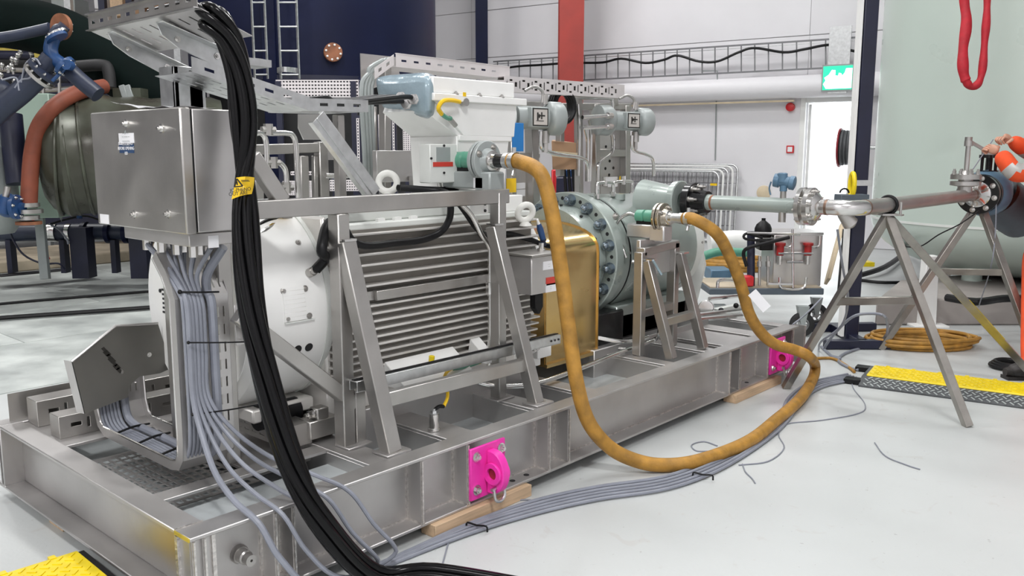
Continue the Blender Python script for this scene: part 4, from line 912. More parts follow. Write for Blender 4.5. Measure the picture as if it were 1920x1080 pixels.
# ================================================================== TAPPING VALVES AND THE OCHRE HOSE
def tap(label, x, yn, yf_, z0, hb_, s, boxm, fl_m):
    """valve block along Y from yn (near) to yf_; unions, flange and coupling point along -Y"""
    t = T('tapping_valve', label, 'valve', (x, (yn + yf_) / 2, z0)); ax = -Y_
    b = B(); b.box(x - .05 * s, x + .05 * s, yn, yf_, z0, z0 + hb_); b.box(x - .055 * s, x + .055 * s, yn - .006, yn + .10, z0 - .014, z0 + hb_ * .98); b.done('block', boxm, t, bevel=.008)
    zc_ = z0 + hb_ + .052 * s; u0 = V((x, yf_ - .05 * s, zc_))
    b = B(); b.lathe(u0, ax, [(0, .03 * s), (.01, .044 * s), (.068 * s, .046 * s), (.076 * s, .036 * s), (.084 * s, .046 * s), (.15 * s, .046 * s), (.16 * s, .03 * s)], 24); b.done('union', 'green', t)
    b = B(); b.box(x - .03, x + .03, u0.y - .14 * s, u0.y - .02 * s, z0 + hb_ - .004, z0 + hb_ + .02); b.done('union_saddle', 'black', t)
    f0 = u0 + ax * .175 * s
    b = B(); flange(b, f0, ax, .098 * s, .022 * s); b.done('flange', fl_m, t); b = B(); flange(b, f0 + ax * .03 * s, ax, .098 * s, .024 * s, .05 * s, .03 * s); b.done('flange', fl_m, t)
    b = B(); b.cyl(f0 + ax * .018 * s, f0 + ax * .034 * s, .09 * s, 32); b.done('gasket', 'black', t)
    bolts_on(t, f0 + ax * .054 * s, ax, .074 * s, 4, .011, .012, 'steel', ph=.5)
    g = f0 + ax * .075 * s
    b = B(); b.lathe(g, ax, [(0, .05 * s), (.012, .05 * s), (.015, .038 * s), (.04 * s, .036 * s)], 20); b.done('coupling', 'bright', t)
    b = B(); b.lathe(g + ax * .04 * s, ax, [(0, .033 * s), (.055 * s, .033 * s)], 20); b.done('adapter', 'blackp' if s > .99 else 'galv', t)
    e = g + ax * .09 * s
    b = B(); b.lathe(e, ax, [(0, .03 * s), (.004, .038 * s), (.03, .038 * s), (.034, .03 * s)], 20); b.done('coupling', 'galv', t)
    b = B(); b.lathe(e + ax * .045, ax, [(0, .041), (.03, .042)], 20, False); b.cyl(e + ax * .06 + V((0, 0, .04)), e + ax * .06 + V((0, .0, .065)), .01, 8); b.cyl(e + ax * .06 - V((0, 0, .04)), e + ax * .06 - V((.01, 0, .07)), .01, 8); b.done('hose_clamp', 'galv', t)
    return t, e + ax * .03, ax, u0
tp1, h0, ax1, u1 = tap('grey tapping valve with green union and big grey flange on the top rail', 1.85, .355, .69, 1.42, .085, 1.0, 'inst', 'inst')
b = B(); b.box(1.795, 1.7975, .40, .46, 1.425, 1.475); b.done('white_label', 'paper', tp1)
b = B(); b.tube([u1, u1 + V((0, .05, 0)), u1 + V((-.02, .09, -.04)), u1 + V((-.03, .09, -.12)), u1 + V((-.03, .06, -.17))], .012, 10, 5); b.done('tube', 'bright', tp1)
b = B(); b.box(1.93, 2.0, .36, .365, 1.40, 1.47); b.done('yellow_label', 'tagy', tp1)
tp2, h1, ax2, u2 = tap('stainless tapping valve with green union and brown flange on the far support', 3.26, .25, .52, 1.075, .085, .9, 'sheet', 'bronze')
b = B(); b.tube([u2, u2 + V((0, .06, 0.01)), u2 + V((-.02, .12, -.03)), u2 + V((-.03, .14, -.10)), u2 + V((-.06, .06, -.20)), u2 + V((-.06, .03, -.26))], .012, 10, 5); b.done('tube', 'bright', tp2)
hp = [h0, h0 + ax1 * .05, oy(1004, 316, .09), oy(1022, 345, .04), oy(1039, 420, .0), oy(1054, 520, -.02), oy(1067, 620, -.05), oy(1082, 720, -.08), oy(1103, 790, -.10), oy(1140, 836, -.14), oy(1185, 861, -.22), oz(1240, 872, .038), oz(1310, 864, .038), oz(1400, 830, .038), oz(1455, 788, .038), oz(1500, 748, .04), oz(1524, 710, .05), oz(1528, 685, .10), oy(1516, 668, -.28), oy(1490, 656, -.22), oy(1455, 646, -.16), oy(1428, 625, -.10), oy(1405, 588, -.07), oy(1388, 530, -.06), oy(1366, 475, -.05), oy(1342, 436, -.03), h1 + ax2 * .07, h1 + ax2 * .0]
b = B(); b.tube(hp, .036, 16, 7); b.done('water_hose', 'hose', None, 'thick ochre rubber hose looping over the floor between the two valves', 'hose')
# far support legs under the second valve
fs = T('valve_support', 'box-section support with two leaning legs beneath the second tapping valve', 'frame', (3.4, .25, ZT))
for x in (3.14, 3.52): rhs('post', (x, .36, ZT), (x, .36, 1.0 if x < 3.3 else 1.03), .06, .055, fs, up=X_)
for (a, c) in (((3.15, .32, .95), (3.165, .15, ZT)), ((3.53, .32, .96), (3.545, .15, ZT))): rhs('leg', (a[0], a[1], a[2]), (c[0] + .02, c[1], c[2]), .055, .055, fs, up=X_)
rhs('cross_bar', (3.17, .225, .575), (3.53, .225, .575), .05, .05, fs); rhs('cross_bar', (3.14, .36, 1.0), (3.54, .36, 1.02), .06, .05, fs); rhs('cross_bar', (3.14, .36, .62), (3.52, .36, .62), .05, .05, fs)
b = B(); b.box(3.15, 3.50, .37, .40, .84, 1.07); b.done('back_plate', 'sheet', fs, bevel=.004)
for q in ((3.165, .31, .955), (3.545, .31, .965)): b = B(); b.obox(q, X_ * .03, Y_ * .03, Z_ * .005); b.done('end_cap', 'bright', fs)
b = B(); b.tube([oy(1224, 488, .27), oy(1234, 505, .26), oy(1240, 515, .25)], .008, 6, 4); b.done('purple_tie', 'wrap', fs)

# slotted trough under the fan cowl, jacking block and the small conduits on top of the cowl
st_ = T('slotted_trough', 'slotted steel trough crossing the deck under the white fan cowl', 'cable trough', (.70, .8, ZT))
b = B(); b.slots((.70, 1.15, ZT + .002), -Y_, Z_, .66, .095, [(.03 + i * .06, .065 + i * .06, .022 + j * .026, .030 + j * .026) for i in range(10) for j in range(3)], .003); b.box(.703, .82, .49, 1.15, ZT + .094, ZT + .097); b.box(.703, .82, .49, .493, ZT + .002, ZT + .094); b.done('trough', 'steel', st_)
jk = T('jacking_block', 'bright steel jacking block with bolt at the foot of the motor by the diagonal brace', 'block', (.86, .52, ZT))
b = B(); b.box(.80, .95, .47, .56, ZT + .02, ZT + .10); b.box(.84, .90, .47, .53, ZT + .10, ZT + .15); b.done('block', 'steel', jk, bevel=.004)
b = B(); bolt(b, (.84, .50, ZT + .125), -X_, .016, .03); b.done('bolt', 'bright', jk)
cw = T('cowl_conduit', 'thin bent conduits and yellow cap on top of the white fan cowl', 'conduit', (.72, .74, 1.36))
b = B(); b.tube([oy(478, 446, .62), oy(500, 430, .64), oy(520, 419, .68), oy(540, 419, .72), oy(565, 421, .76)], .011, 8, 5); b.done('tube', 'bright', cw)
b = B(); b.tube([oy(482, 424, .66), oy(505, 412, .68), oy(530, 412, .70)], .009, 8, 5); b.done('tube', 'black', cw)
q = oy(536, 432, .70); b = B(); b.box(q.x - .025, q.x + .025, .68, .73, q.z, q.z + .075); b.done('clamp_post', 'steel', cw, bevel=.003)
b = B(); b.cyl(q + Z_ * .08 - X_ * .03, q + Z_ * .09 - X_ * .03, .05, 18); b.done('cap', 'tagy', cw)
# ================================================================== TRIPODS UNDER THE PIPE
def stand(label, apex, feet, w, bars, loc, streak=None):
    t = T('tripod_stand', label, 'pipe stand', loc)
    for i, f in enumerate(feet):
        d = (f - apex).normalized(); s_, u_, _ = frame_of(d, R)
        L = rhs('leg', apex - d * .0, f, w, w, t, 'tripod', up=R, bev=.003)
        if streak == i:
            b = B(); p0, p1 = apex.lerp(f, .48), apex.lerp(f, .72); b.bar(p0 - FH * (w * .5) + Z_ * .004, p1 - FH * (w * .5) + Z_ * .004, w * .75, .004, R.cross(d)); b.done('yellow_mark', 'brk', L, 'yellow paint streak')
    for a, c in bars: rhs('cross_bar', a, c, .035, .05, t, 'tripod')
    b = B(); b.obox(apex + Z_ * .005, R * .05, FH * .05, Z_ * .006); b.done('head_plate', 'steel', t)
    return t
ap1 = V((oy(1665, 392, PY).x, PY, PZ - .065)); fA, fB_, fC = oz(1472, 728, 0), oz(1815, 800, 0), oz(1948, 718, 0)
st1 = stand('nearer stainless pipe stand with three spread legs, one with a yellow streak', ap1, [fA, fB_, fC], .048, [(ap1.lerp(fA, .47), ap1.lerp(fB_, .42) + FH * .06)], (ap1.x, ap1.y, 0), 2)
b = B(); pc = V((ap1.x, PY, PZ - .003)); b.torus(pc, X_, .053, .010, 28, 8); b.done('pipe_clamp', 'black', st1)
b = B()
b.cyl(pc + V((0, -.075, -.06)), pc + V((0, -.075, .02)), .008, 8); b.cyl(pc + V((0, .07, -.06)), pc + V((0, .07, .04)), .008, 8); b.box(pc.x - .02, pc.x + .02, PY - .09, PY + .085, PZ - .066, PZ - .056); b.done('clamp_bolt', 'steel', st1)
ap2 = V((oy(1836, 385, PY).x, PY, PZ - .075)); fD, fE = oz(1650, 655, 0), oz(1955, 700, 0)
st2 = stand('farther stainless pipe stand with two legs below the blue ball valve', ap2, [fD, fE], .052, [(ap2.lerp(fD, .46), ap2.lerp(fE, .43))], (ap2.x, ap2.y, 0))
# ------------------------------------------------------------------ ball valve
bv = T('ball_valve', 'blue ball valve with black flange and gearbox at the end of the pipe', 'valve', (XE + .2, PY, PZ - .17))
VX0 = XE
b = B(); b.lathe((VX0 - .02, PY, PZ - .01), X_, [(0, .05), (.01, .055), (.05, .085), (.06, .10), (.10, .10), (.10, .06)], 32); b.done('hub', 'bright', bv)
b = B(); b.lathe((VX0 + .06, PY, PZ - .01), X_, [(0, .06), (0, .155), (.05, .155), (.05, .06)], 40, False); b.lathe((VX0 + .135, PY, PZ - .01), X_, [(0, .06), (0, .155), (.05, .155), (.05, .06)], 40, False); b.done('flange', 'blackp', bv)
bolts_on(bv, (VX0 + .06, PY, PZ - .01), -X_, .125, 8, .014, .03, 'bright')
b = B(); b.lathe((VX0 + .17, PY, PZ - .01), X_, [(0, .10), (.03, .15), (.12, .185), (.20, .185), (.29, .15), (.32, .10)], 36); b.done('valve_body', 'steelblue', bv)
b = B(); g = V((VX0 + .33, PY, PZ + .17)); b.cyl(g - Z_ * .02, g + Z_ * .0, .07, 20)
for a in range(4): b.cyl(g + V((.05 * math.cos(a * 1.57 + .5), .05 * math.sin(a * 1.57 + .5), 0)), g + V((.05 * math.cos(a * 1.57 + .5), .05 * math.sin(a * 1.57 + .5), .10)), .012, 8)
b.cyl(g, g + Z_ * .11, .02, 10); b.cyl(g + Z_ * .10, g + Z_ * .125, .075, 20); b.done('yoke', 'blackp', bv)
b = B(); hb = g + Z_ * .14; hl = od(1816, 264, (hb - CAM).dot(FW)); b.bar(hb, hl, .035, .022); b.cyl(hl - Z_ * .02, hl + Z_ * .03, .028, 14); b.cyl(hb - Z_ * .015, hb + Z_ * .02, .06, 18); b.done('lever', 'steel', bv)
v_ = V((oy(1811, 330, PY).x, PY, PZ))
b = B(); b.lathe((v_.x, PY, PZ + .02), Z_, [(0, .05), (.04, .05), (.05, .105), (.08, .105), (.08, .05), (.095, .05), (.095, .105), (.13, .105), (.13, .05), (.15, .03), (.16, .02)], 28); b.done('branch_flange', 'steel', bv)
bolts_on(bv, (v_.x, PY, PZ + .15), Z_, .085, 8, .012, .028, 'steel')
b = B(); b.cyl((v_.x, PY, PZ + .17), (v_.x + .0, PY, PZ + .36), .018, 12); b.cyl((v_.x, PY, PZ + .36), (v_.x, PY, PZ + .40), .03, 12); b.done('stem', 'steel', bv)
dh = T('drain_duct', 'dark blue-grey flexible duct drooping behind the ball valve', 'duct', (VX0 + .7, PY - .1, .9))
b = B(); b.lathe((VX0 + .50, PY - .0, PZ - .0), V((.72, -.25, -.42)), [(0, .17), (.1, .19), (.3, .20), (.5, .18), (.52, .12)], 28); b.done('duct_body', 'steelblue' if 0 else 'bluegrey', dh)
b = B(); b.lathe((VX0 + .49, PY, PZ), V((.72, -.25, -.42)), [(0, .175), (0, .20), (.05, .20)], 28, False); b.done('duct_collar', 'blackp', dh)
for pts, lab in (([od(1836, 395, 6.6), od(1800, 420, 6.6), od(1760, 440, 6.7), od(1725, 462, 6.8), od(1690, 462, 6.9)], 'thin black cord looping from the pipe towards the vessel'), ([od(1868, 370, 6.7), od(1866, 440, 6.7), od(1858, 500, 6.7), oz(1835, 575, .28)], 'thin grey cord hanging from the ball valve to the plinth'), ([oy(1862, 262, PY), od(1815, 330, 6.6), od(1795, 350, 6.6)], 'thin white cord from the valve lever to the branch flange')):
    b = B(); b.tube(pts, .005, 6, 6); b.done('loose_cable', 'cable' if 'grey' in lab or 'white' in lab else 'black', None, lab, 'cable')

# ================================================================== PERSON IN ORANGE, mostly outside the frame
def skinmesh(verts, edges, rad, sub=2):
    me = bpy.data.meshes.new('tmp'); me.from_pydata([tuple(v) for v in verts], edges, []); o = bpy.data.objects.new('tmp', me); COL.objects.link(o)
    sm = o.modifiers.new('s', 'SKIN'); sl_ = me.skin_vertices[0].data
    for i, r in enumerate(rad): sl_[i].radius = (r, r) if not isinstance(r, tuple) else r
    sl_[0].use_root = True
    ss = o.modifiers.new('u', 'SUBSURF'); ss.levels = sub; ss.render_levels = sub
    dg = bpy.context.evaluated_depsgraph_get(); dg.update(); out = bpy.data.meshes.new_from_object(o.evaluated_get(dg))
    bpy.data.objects.remove(o); return out
pd = 6.75
base = od(1975, 285, pd); base.z = 0
hr = od(1866, 258, 6.58); hlft = od(1862, 280, 6.62)          # hands: right on the lever hub, left under the gearbox rim
sh_r, sh_l = od(1975, 268, 7.0), od(1978, 296, 6.55)
sh_r.z = 1.58; sh_l.z = 1.52
ch = (sh_r + sh_l) / 2; pel = V((base.x, base.y, 1.02)); side = (sh_l - sh_r); side.z = 0; side.normalize()
fl_ = oz(1932, 690, .08); fr_ = oz(1992, 650, .08)
vs = [pel, pel.lerp(ch, .45), ch - Z_ * .06, ch + Z_ * .07, ch + Z_ * .13, ch + Z_ * .22,            # 0-5
      sh_r, od(1930, 285, 6.75), hr.lerp(od(1905, 263, 6.66), .75),                                       # 6-8
      sh_l, od(1904, 330, 6.50), od(1873, 284, 6.58),                                # 9-11
      pel + side * .10 - Z_ * .06, V((0, 0, 0)), fl_, fl_ - R * .16 - Z_ * .03, pel - side * .10 - Z_ * .06, V((0, 0, 0)), fr_, fr_ - R * .16 - Z_ * .03]
vs[13] = od(1938, 480, 6.6); vs[17] = od(1990, 480, 6.9)
ed = [(0, 1), (1, 2), (2, 3), (3, 4), (4, 5), (2, 6), (6, 7), (7, 8), (2, 9), (9, 10), (10, 11), (0, 12), (12, 13), (13, 14), (14, 15), (0, 16), (16, 17), (17, 18), (18, 19)]
rd = [.15, .155, .175, .085, .065, .10, .09, .074, .056, .095, .084, .064, .10, .085, .07, .05, .10, .085, .07, .05]
pm = skinmesh(vs, ed, rd)
pers = bpy.data.objects.new('person', pm); COL.objects.link(pers)
place(pers, V((0, 0, 0)), None, 'person in orange hi-vis coveralls with silver bands working the valve lever', 'person', None, None)
for m_ in ('orange', 'skin', 'shoe', 'reflect'): pm.materials.append(M[m_])
e1_, e2_ = vs[7], vs[10]
def band(c, p, q, f0, f1):
    d = (q - p); t = (c - p).dot(d) / d.length_squared; return f0 < t < f1 and ((c - p) - d * t).length < .12
for f in pm.polygons:
    c = f.center; f.use_smooth = True
    if c.z > ch.z + .10 and (c - ch).length < .5 and abs((c - ch).dot(side)) < .13: f.material_index = 1
    elif c.z < .12: f.material_index = 2
    elif band(c, vs[7], vs[8], .1, .42) or band(c, vs[10], vs[11], .0, .30): f.material_index = 3
def hand(name, wrist, fwd, down, s):
    """five fingered gripping hand"""
    fwd = fwd.normalized(); down = (down - fwd * down.dot(fwd)).normalized(); sd = fwd.cross(down) * s
    vv = [wrist, wrist + fwd * .05, wrist + fwd * .085]; ee = [(0, 1), (1, 2)]; rr = [(.026, .032), (.022, .042), (.017, .040)]
    me = skinmesh(vv, ee, rr, 2); bmh = bmesh.new(); bmh.from_mesh(me)
    for k, L in enumerate((.068, .078, .074, .058)):
        o_ = wrist + fwd * .07 + sd * (.030 - .02 * k); a = [o_, o_ + fwd * (.02 + L * .3), o_ + fwd * (.025 + L * .5) + down * L * .35, o_ + fwd * (L * .30) + down * L * .72]
        fm = skinmesh(a, [(0, 1), (1, 2), (2, 3)], [.0095, .0098, .0090, .0078], 2); bmh.from_mesh(fm)
    o_ = wrist + fwd * .03 + sd * .034; a = [o_, o_ + sd * .022 + fwd * .025 + down * .012, o_ + sd * .02 + fwd * .05 + down * .03, o_ + sd * .008 + fwd * .062 + down * .045]
    bmh.from_mesh(skinmesh(a, [(0, 1), (1, 2), (2, 3)], [.013, .0125, .011, .0085], 2))
    me2 = bpy.data.meshes.new(name); bmh.to_mesh(me2); bmh.free(); me2.materials.append(M['skin']); me2.polygons.foreach_set('use_smooth', [True] * len(me2.polygons))
    o = bpy.data.objects.new(name, me2); COL.objects.link(o); o.parent = pers; return o
hand('hand', vs[8], hr - vs[8] + V((0, 0, .01)), -Z_, 1)
hand('hand', vs[11], hlft - vs[11], FH - Z_ * .4, -1)
b = B(); b.ball(ch + Z_ * .275, .105, (1, .92, 1.15)); hd = b.done('head', 'skin', pers)
b = B(); b.ball(ch + Z_ * .305 + R * .015, .11, (1, .96, 1.05)); b.done('hair', 'hair', hd)
hc = ch + Z_ * .275; fd_ = -R
b = B(); b.lathe(hc + fd_ * .09 - Z_ * .02, fd_ * 1 - Z_ * .3, [(0, .02), (.03, .012)], 8); b.done('nose', 'skin', hd)
for s_ in (-1, 1):
    b = B(); b.ball(hc + fd_ * .095 + FH * .035 * s_ + Z_ * .012, .012, n=8); b.done('eye', 'paper', hd)
    b = B(); b.ball(hc + FH * .10 * s_ - Z_ * .01, .03, (.9, .4, 1.1), 8); b.done('ear', 'skin', hd)
b = B(); b.bar(hc + fd_ * .098 - Z_ * .055 - FH * .022, hc + fd_ * .098 - Z_ * .055 + FH * .022, .008, .008); b.done('mouth', 'lred', hd)
for f_ in (fl_, fr_):
    b = B(); c = V((f_.x, f_.y, 0)); b.lathe(c + R * .09 + Z_ * .05, -R, [(0, .03), (.02, .05), (.12, .055), (.20, .048), (.27, .03)], 14); b.obox(c - R * .04 + Z_ * .012, R * .14, FH * .05, Z_ * .012); b.done('shoe', 'shoe', pers)
# pair of dark work shoes' cable coil on the floor at the right edge
b = B(); c = oz(1893, 686, .02)
for k in range(3): b.torus(c + Z_ * .014 * k, Z_, .13 - .015 * k, .014, 24, 8)
b.done('cable_coil', 'black', None, 'small black cable coil on the floor by the orange trouser leg', 'cable')

# ================================================================== CABLE RAMPS
def ramp(label, o, u, v, L, name='cable_ramp', w=.60, hz=.055, f0=.335, f1=.665, tong=True, basem='greyplast'):
    """o = front corner; u along length, v across (away)"""
    u = V(u).normalized(); v = V(v).normalized(); t = T(name, label, 'cable ramp', o)
    A = lambda s_, q, z: V(o) + u * s_ + v * q + Z_ * z
    b = B(); b.prism([A(0, 0, 0), A(0, 0, .012), A(0, w * (f0 - .005), hz), A(0, w * (f1 + .005), hz), A(0, w, .012), A(0, w, 0)], u * L); b.done('base', basem, t, bevel=.003)
    b = B(); b.prism([A(.03, w * f0, hz), A(.03, w * (f0 + .015), hz + .012), A(.03, w * (f1 - .015), hz + .012), A(.03, w * f1, hz)], u * (L - .06)); b.done('lid', 'yellow', t, bevel=.003)
    sl_ = (A(0, w * (f0 - .005), hz) - A(0, 0, .012)); nrm = sl_.normalized(); nz = u.cross(nrm).normalized(); nz = nz if nz.z > 0 else -nz
    b = B(); k = 0; s_ = .04
    while s_ < L - .05:
        for j in range(4):
            c = A(s_ + (.022 if j % 2 else 0), 0, .012) + sl_ * ((j + .6) / 4.3); dr_ = (u + nrm * (1 if (j % 2) else -1)).normalized(); b.obox(c + nz * .001, dr_ * .017, nz.cross(dr_) * .0045, nz * .003)
        s_ += .044
    b.done('tread', 'inst', t, kind='stuff')
    b = B(); s_ = .06
    while s_ < L - .06:
        for j in range(7):
            c = A(s_ + (.022 if j % 2 else 0), w * (f0 + .03 + (f1 - f0 - .06) * (j + .5) / 7), hz + .0125); dr_ = (u + v * (1 if j % 2 else -1)).normalized(); b.obox(c, dr_ * .017, Z_.cross(dr_) * .0045, Z_ * .003)
        s_ += .044
    b.done('lid_tread', 'yellow', t, kind='stuff')
    s_ = .12
    while s_ < L - .05:
        b = B(); b.obox(A(s_, w * (f1 - .01), hz + .008), u * .012, v * .015, Z_ * .007); b.done('lid_tab', 'yellow', t); s_ += .17
    for q in ((.14, .86) if tong else ()):
        b = B(); b.obox(A(-.05, w * q, .018), u * .055, v * .045, Z_ * .018); b.done('end_tongue', 'black', t, bevel=.003)
    return t
r0 = oz(1609, 725, 0); r1 = oz(1920, 767, 0)
ramp('yellow and black cable ramp across the floor under the tripod', r0, r1 - r0, (r1 - r0).cross(Z_) * -1, 1.9, w=.56, f0=.20, f1=.78)
q0 = oz(206, 1078, .05); ramp('yellow and black cable ramp beside the near left end of the skid', V((-.03, .27, 0)), V((-1, .03, 0)), V((0.03, 1, 0)), 1.2, w=.62, f0=.42, f1=.92, tong=False, basem='black')

# ================================================================== FREE-STANDING NAVY POST
fp = oz(1592, 640, 0); post = T('support_post', 'tall dark navy steel post on crossed feet beside the cream vessel', 'post', fp)
b = B(); b.obox(fp + Z_ * 1.9, R * .055, FH * .055, Z_ * 1.88); b.done('column', 'navy2', post, bevel=.006)
b = B(); b.obox(fp + Z_ * 4.4, R * .045, FH * .045, Z_ * .65); b.done('extension', 'steel', post, bevel=.004)
b = B(); b.obox(fp + Z_ * 2.5 - R * .075, R * .012, FH * .04, Z_ * 2.45); b.done('side_rail', 'white', post)
for (a, c) in ((oz(1520, 614, .04), oz(1640, 612, .04)), (oz(1546, 645, .04), oz(1690, 645, .04)), (oz(1560, 612, .04), oz(1618, 645, .04))):
    rhs('foot', a, c, .08, .07, post, 'navy2')
b = B(); q = od(1632, 343, 6.95); b.obox(q - R * .06, R * .07, FH * .02, Z_ * .022); b.done('bracket', 'galv', post)
dx = T('socket_box', 'dark box with a yellow strap mounted on the navy post above the pipe', 'box', od(1598, 388, 6.9))
b = B(); a, c = od(1570, 364, 6.9), od(1622, 392, 6.9); m_ = (a + c) / 2; b.obox(m_, R * ((c - a).dot(R) / 2), FH * .08, Z_ * ((a.z - c.z) / 2)); b.done('case', 'bluegrey', dx, bevel=.004)
b = B(); q = od(1598, 346, 6.85); b.torus(q, R, .045, .018, 20, 8, scb=2.0); b.done('strap', 'yellow', dx)
b = B(); b.torus(od(1583, 362, 6.85), FH, .035, .008, 12, 6, 0, math.pi); b.done('handle', 'black', dx)
# ================================================================== CREAM PRESSURE VESSEL
vc = od(1958, 285, 9.5); vc.z = 0; VR = 1.72
ve = T('pressure_vessel', 'huge cream vertical pressure vessel on legs at the right edge', 'vessel', vc)
b = B(); b.lathe(vc + Z_ * .86, Z_, [(0, VR), (6.2, VR)], 96); b.done('shell', 'cream', ve)
pr = []
for k in range(14):
    a = math.pi / 2 * k / 13; pr.append((-.62 * math.cos(a), max(.02, VR * math.sin(a) ** .8)))
b = B(); b.lathe(vc + Z_ * .86, Z_, pr, 96); b.done('bottom_head', 'cream', ve)
b = B(); b.lathe(vc + Z_ * .86, Z_, [(-.012, VR - .003), (-.012, VR + .006), (.012, VR + .006), (.012, VR - .003)], 96, False); b.done('weld_ring', 'whiteg', ve)
for px, py, dd in ((1735, 606, 8.05), (1763, 556, 9.6), (2050, 600, 8.3)):
    f_ = od(px, py, dd); f_.z = 0
    b = B(); b.hexa([f_ + R * i * w_ + FH * j * .06 + Z_ * z for z, w_ in ((0.02, .075), (.66, .055)) for i, j in ((-1, -1), (1, -1), (1, 1), (-1, 1))]); b.done('leg', 'white', ve, bevel=.006)
    b = B(); b.obox(f_ + Z_ * .012, R * .16, FH * .14, Z_ * .012); b.done('foot_plate', 'white', ve, bevel=.004)
q = od(1822, 520, 9.2); b = B(); b.tube([q + Z_ * .25, q, q - Z_ * .05, q + R * .08 - Z_ * .12, q + R * .2 - Z_ * .12], .10, 16, 4); b.done('bottom_nozzle', 'cream', ve)
sg = B()
sp = [od(1808, -40, 7.6) + Z_ * 3.2, od(1808, -40, 7.6) + Z_ * 1.2, od(1808, -40, 7.6), od(1812, 40, 7.6), od(1806, 90, 7.6), od(1806, 130, 7.6), od(1812, 153, 7.6), od(1822, 163, 7.6), od(1835, 155, 7.6), od(1842, 130, 7.6), od(1846, 80, 7.6), od(1850, 30, 7.6), od(1853, -40, 7.6), od(1853, -40, 7.6) + Z_ * 1.2 - R * .03, od(1853, -40, 7.6) + Z_ * 3.2 - R * .08]
sg.tube(sp, .044, 12, 6, rf=lambda f: (1.0 if f < .42 else .72) + .10 * math.sin(f * 60))
sg.done('lifting_sling', 'sling', None, 'red cloth lifting sling hanging in a loop before the cream vessel', 'sling')
# ================================================================== HYDRAULIC UNIT ON A CART
def rb(px0, py0, px1, py1, d, dep, b=None):
    a, c = od(px0, py0, d), od(px1, py1, d); hx = (c - a).dot(R) / 2; hz_ = (a.z - c.z) / 2; m_ = (a + c) / 2; m_.z = (a.z + c.z) / 2
    b = b or B(); b.obox(m_ + FH * dep / 2, R * hx, FH * dep / 2, Z_ * hz_); return b
HD = 7.55
cart = T('hand_cart', 'blue-grey hand cart with black rubber wheels carrying the hydraulic unit', 'cart', V((od(1470, 600, HD).x, od(1470, 600, HD).y, 0)))
rb(1330, 541, 1545, 553, HD, .62).done('deck', 'bluegrey', cart, bevel=.006)
rb(1332, 538, 1540, 541, HD + .02, .56).done('deck_board', 'ledge', cart)
for px, dd, lab in ((1506, HD - .02, 0), (1531, HD + .45, 1), (1350, HD + .05, 2)):
    f_ = oz(px, 607, 0); f_ = od(px, 560, dd); f_.z = .108
    b = B(); b.lathe(f_ - FH * .022, FH, [(0, .06), (0, .095), (.008, .108), (.036, .108), (.044, .095), (.044, .06)], 28, False); b.done('tyre', 'tyre', cart)
    b = B(); b.lathe(f_ - FH * .018, FH, [(0, .02), (.0, .028), (.036, .028)], 14); b.lathe(f_ - FH * .014, FH, [(0, .052), (0, .062), (.028, .062), (.028, .052)], 24, False)
    for k in range(5):
        a = k * 1.2566; b.bar(f_, f_ + (R * math.cos(a) + Z_ * math.sin(a)) * .056, .014, .012, FH)
    b.done('wheel_hub', 'galv', cart)
    b = B(); b.hexa([f_ + R * i * w_ + FH * j * .035 + Z_ * z for z, w_ in ((0, .016), (.165, .05)) for i, j in ((-1, -1), (1, -1), (1, 1), (-1, 1))]); b.done('caster_fork', 'inst', cart)
hu = T('hydraulic_unit', 'stainless hydraulic power unit with two red valves and a black accumulator on the cart', 'hydraulic unit', V((od(1495, 538, HD).x, od(1495, 538, HD).y, od(1495, 538, HD).z)))
rb(1450, 440, 1541, 538, HD + .1, .38).done('tank', 'sheet', hu, bevel=.006)
rb(1446, 436, 1545, 441, HD + .08, .42).done('tank_lid', 'sheet', hu, bevel=.003)
for px in (1463, 1515):
    b = B(); q = od(px, 466, HD + .04); b.cyl(q - Z_ * .06, q + Z_ * .03, .032, 14); b.cyl(q + Z_ * .03, q + Z_ * .05, .045, 14); b.done('valve', 'redvalve', hu)
    b = B(); b.cyl(q - Z_ * .14, q - Z_ * .05, .022, 10); b.tube([q + Z_ * .02, q + Z_ * .02 + R * .09, q + Z_ * .11 + R * .10], .012, 8, 4); b.done('valve_pipe', 'bright', hu)
b = B(); b.tube([od(1460, 475, HD), od(1524, 475, HD)], .010, 8); b.tube([od(1486, 430, HD), od(1487, 540, HD)], .010, 8); b.tube([od(1462, 520, HD), od(1466, 540, HD), od(1505, 541, HD), od(1512, 520, HD)], .012, 8, 4); b.tube([od(1475, 491, HD), od(1505, 491, HD)], .014, 8); b.tube([od(1440, 532, HD), od(1485, 533, HD)], .012, 8); b.tube([od(1400, 437, HD), od(1500, 440, HD)], .012, 8); b.done('hard_pipe', 'bright', hu)
b = B(); q = od(1431, 428, HD + .15); b.lathe(q - Z_ * .08, Z_, [(0, .07), (.02, .075), (.08, .075), (.115, .06), (.14, .03), (.15, .018), (.17, .018)], 22); b.done('accumulator', 'black', hu)
b = B(); b.tube([od(1480, 445, HD - .05), od(1440, 455, HD - .06), od(1405, 464, HD - .05), od(1394, 475, HD), od(1400, 500, HD)], .016, 10, 6); b.tube([od(1430, 446, HD), od(1400, 438, HD), od(1398, 448, HD), od(1440, 452, HD)], .012, 8, 5); b.done('hose', 'black', hu)
b = B(); b.cyl(od(1408, 434, HD + .1), od(1408, 540, HD + .1), .035, 12); b.done('post', 'navy2', hu)
b = rb(1425, 450, 1450, 470, HD + .12, .15); b.done('pump', 'black', hu, bevel=.01)
for px in (1424, 1440): b = B(); b.cyl(od(px, 480, HD + .05), od(px, 535, HD + .05), .013, 8); b.cyl(od(px, 490, HD + .05), od(px, 500, HD + .05), .022, 6); b.done('fitting_riser', 'steel', hu)
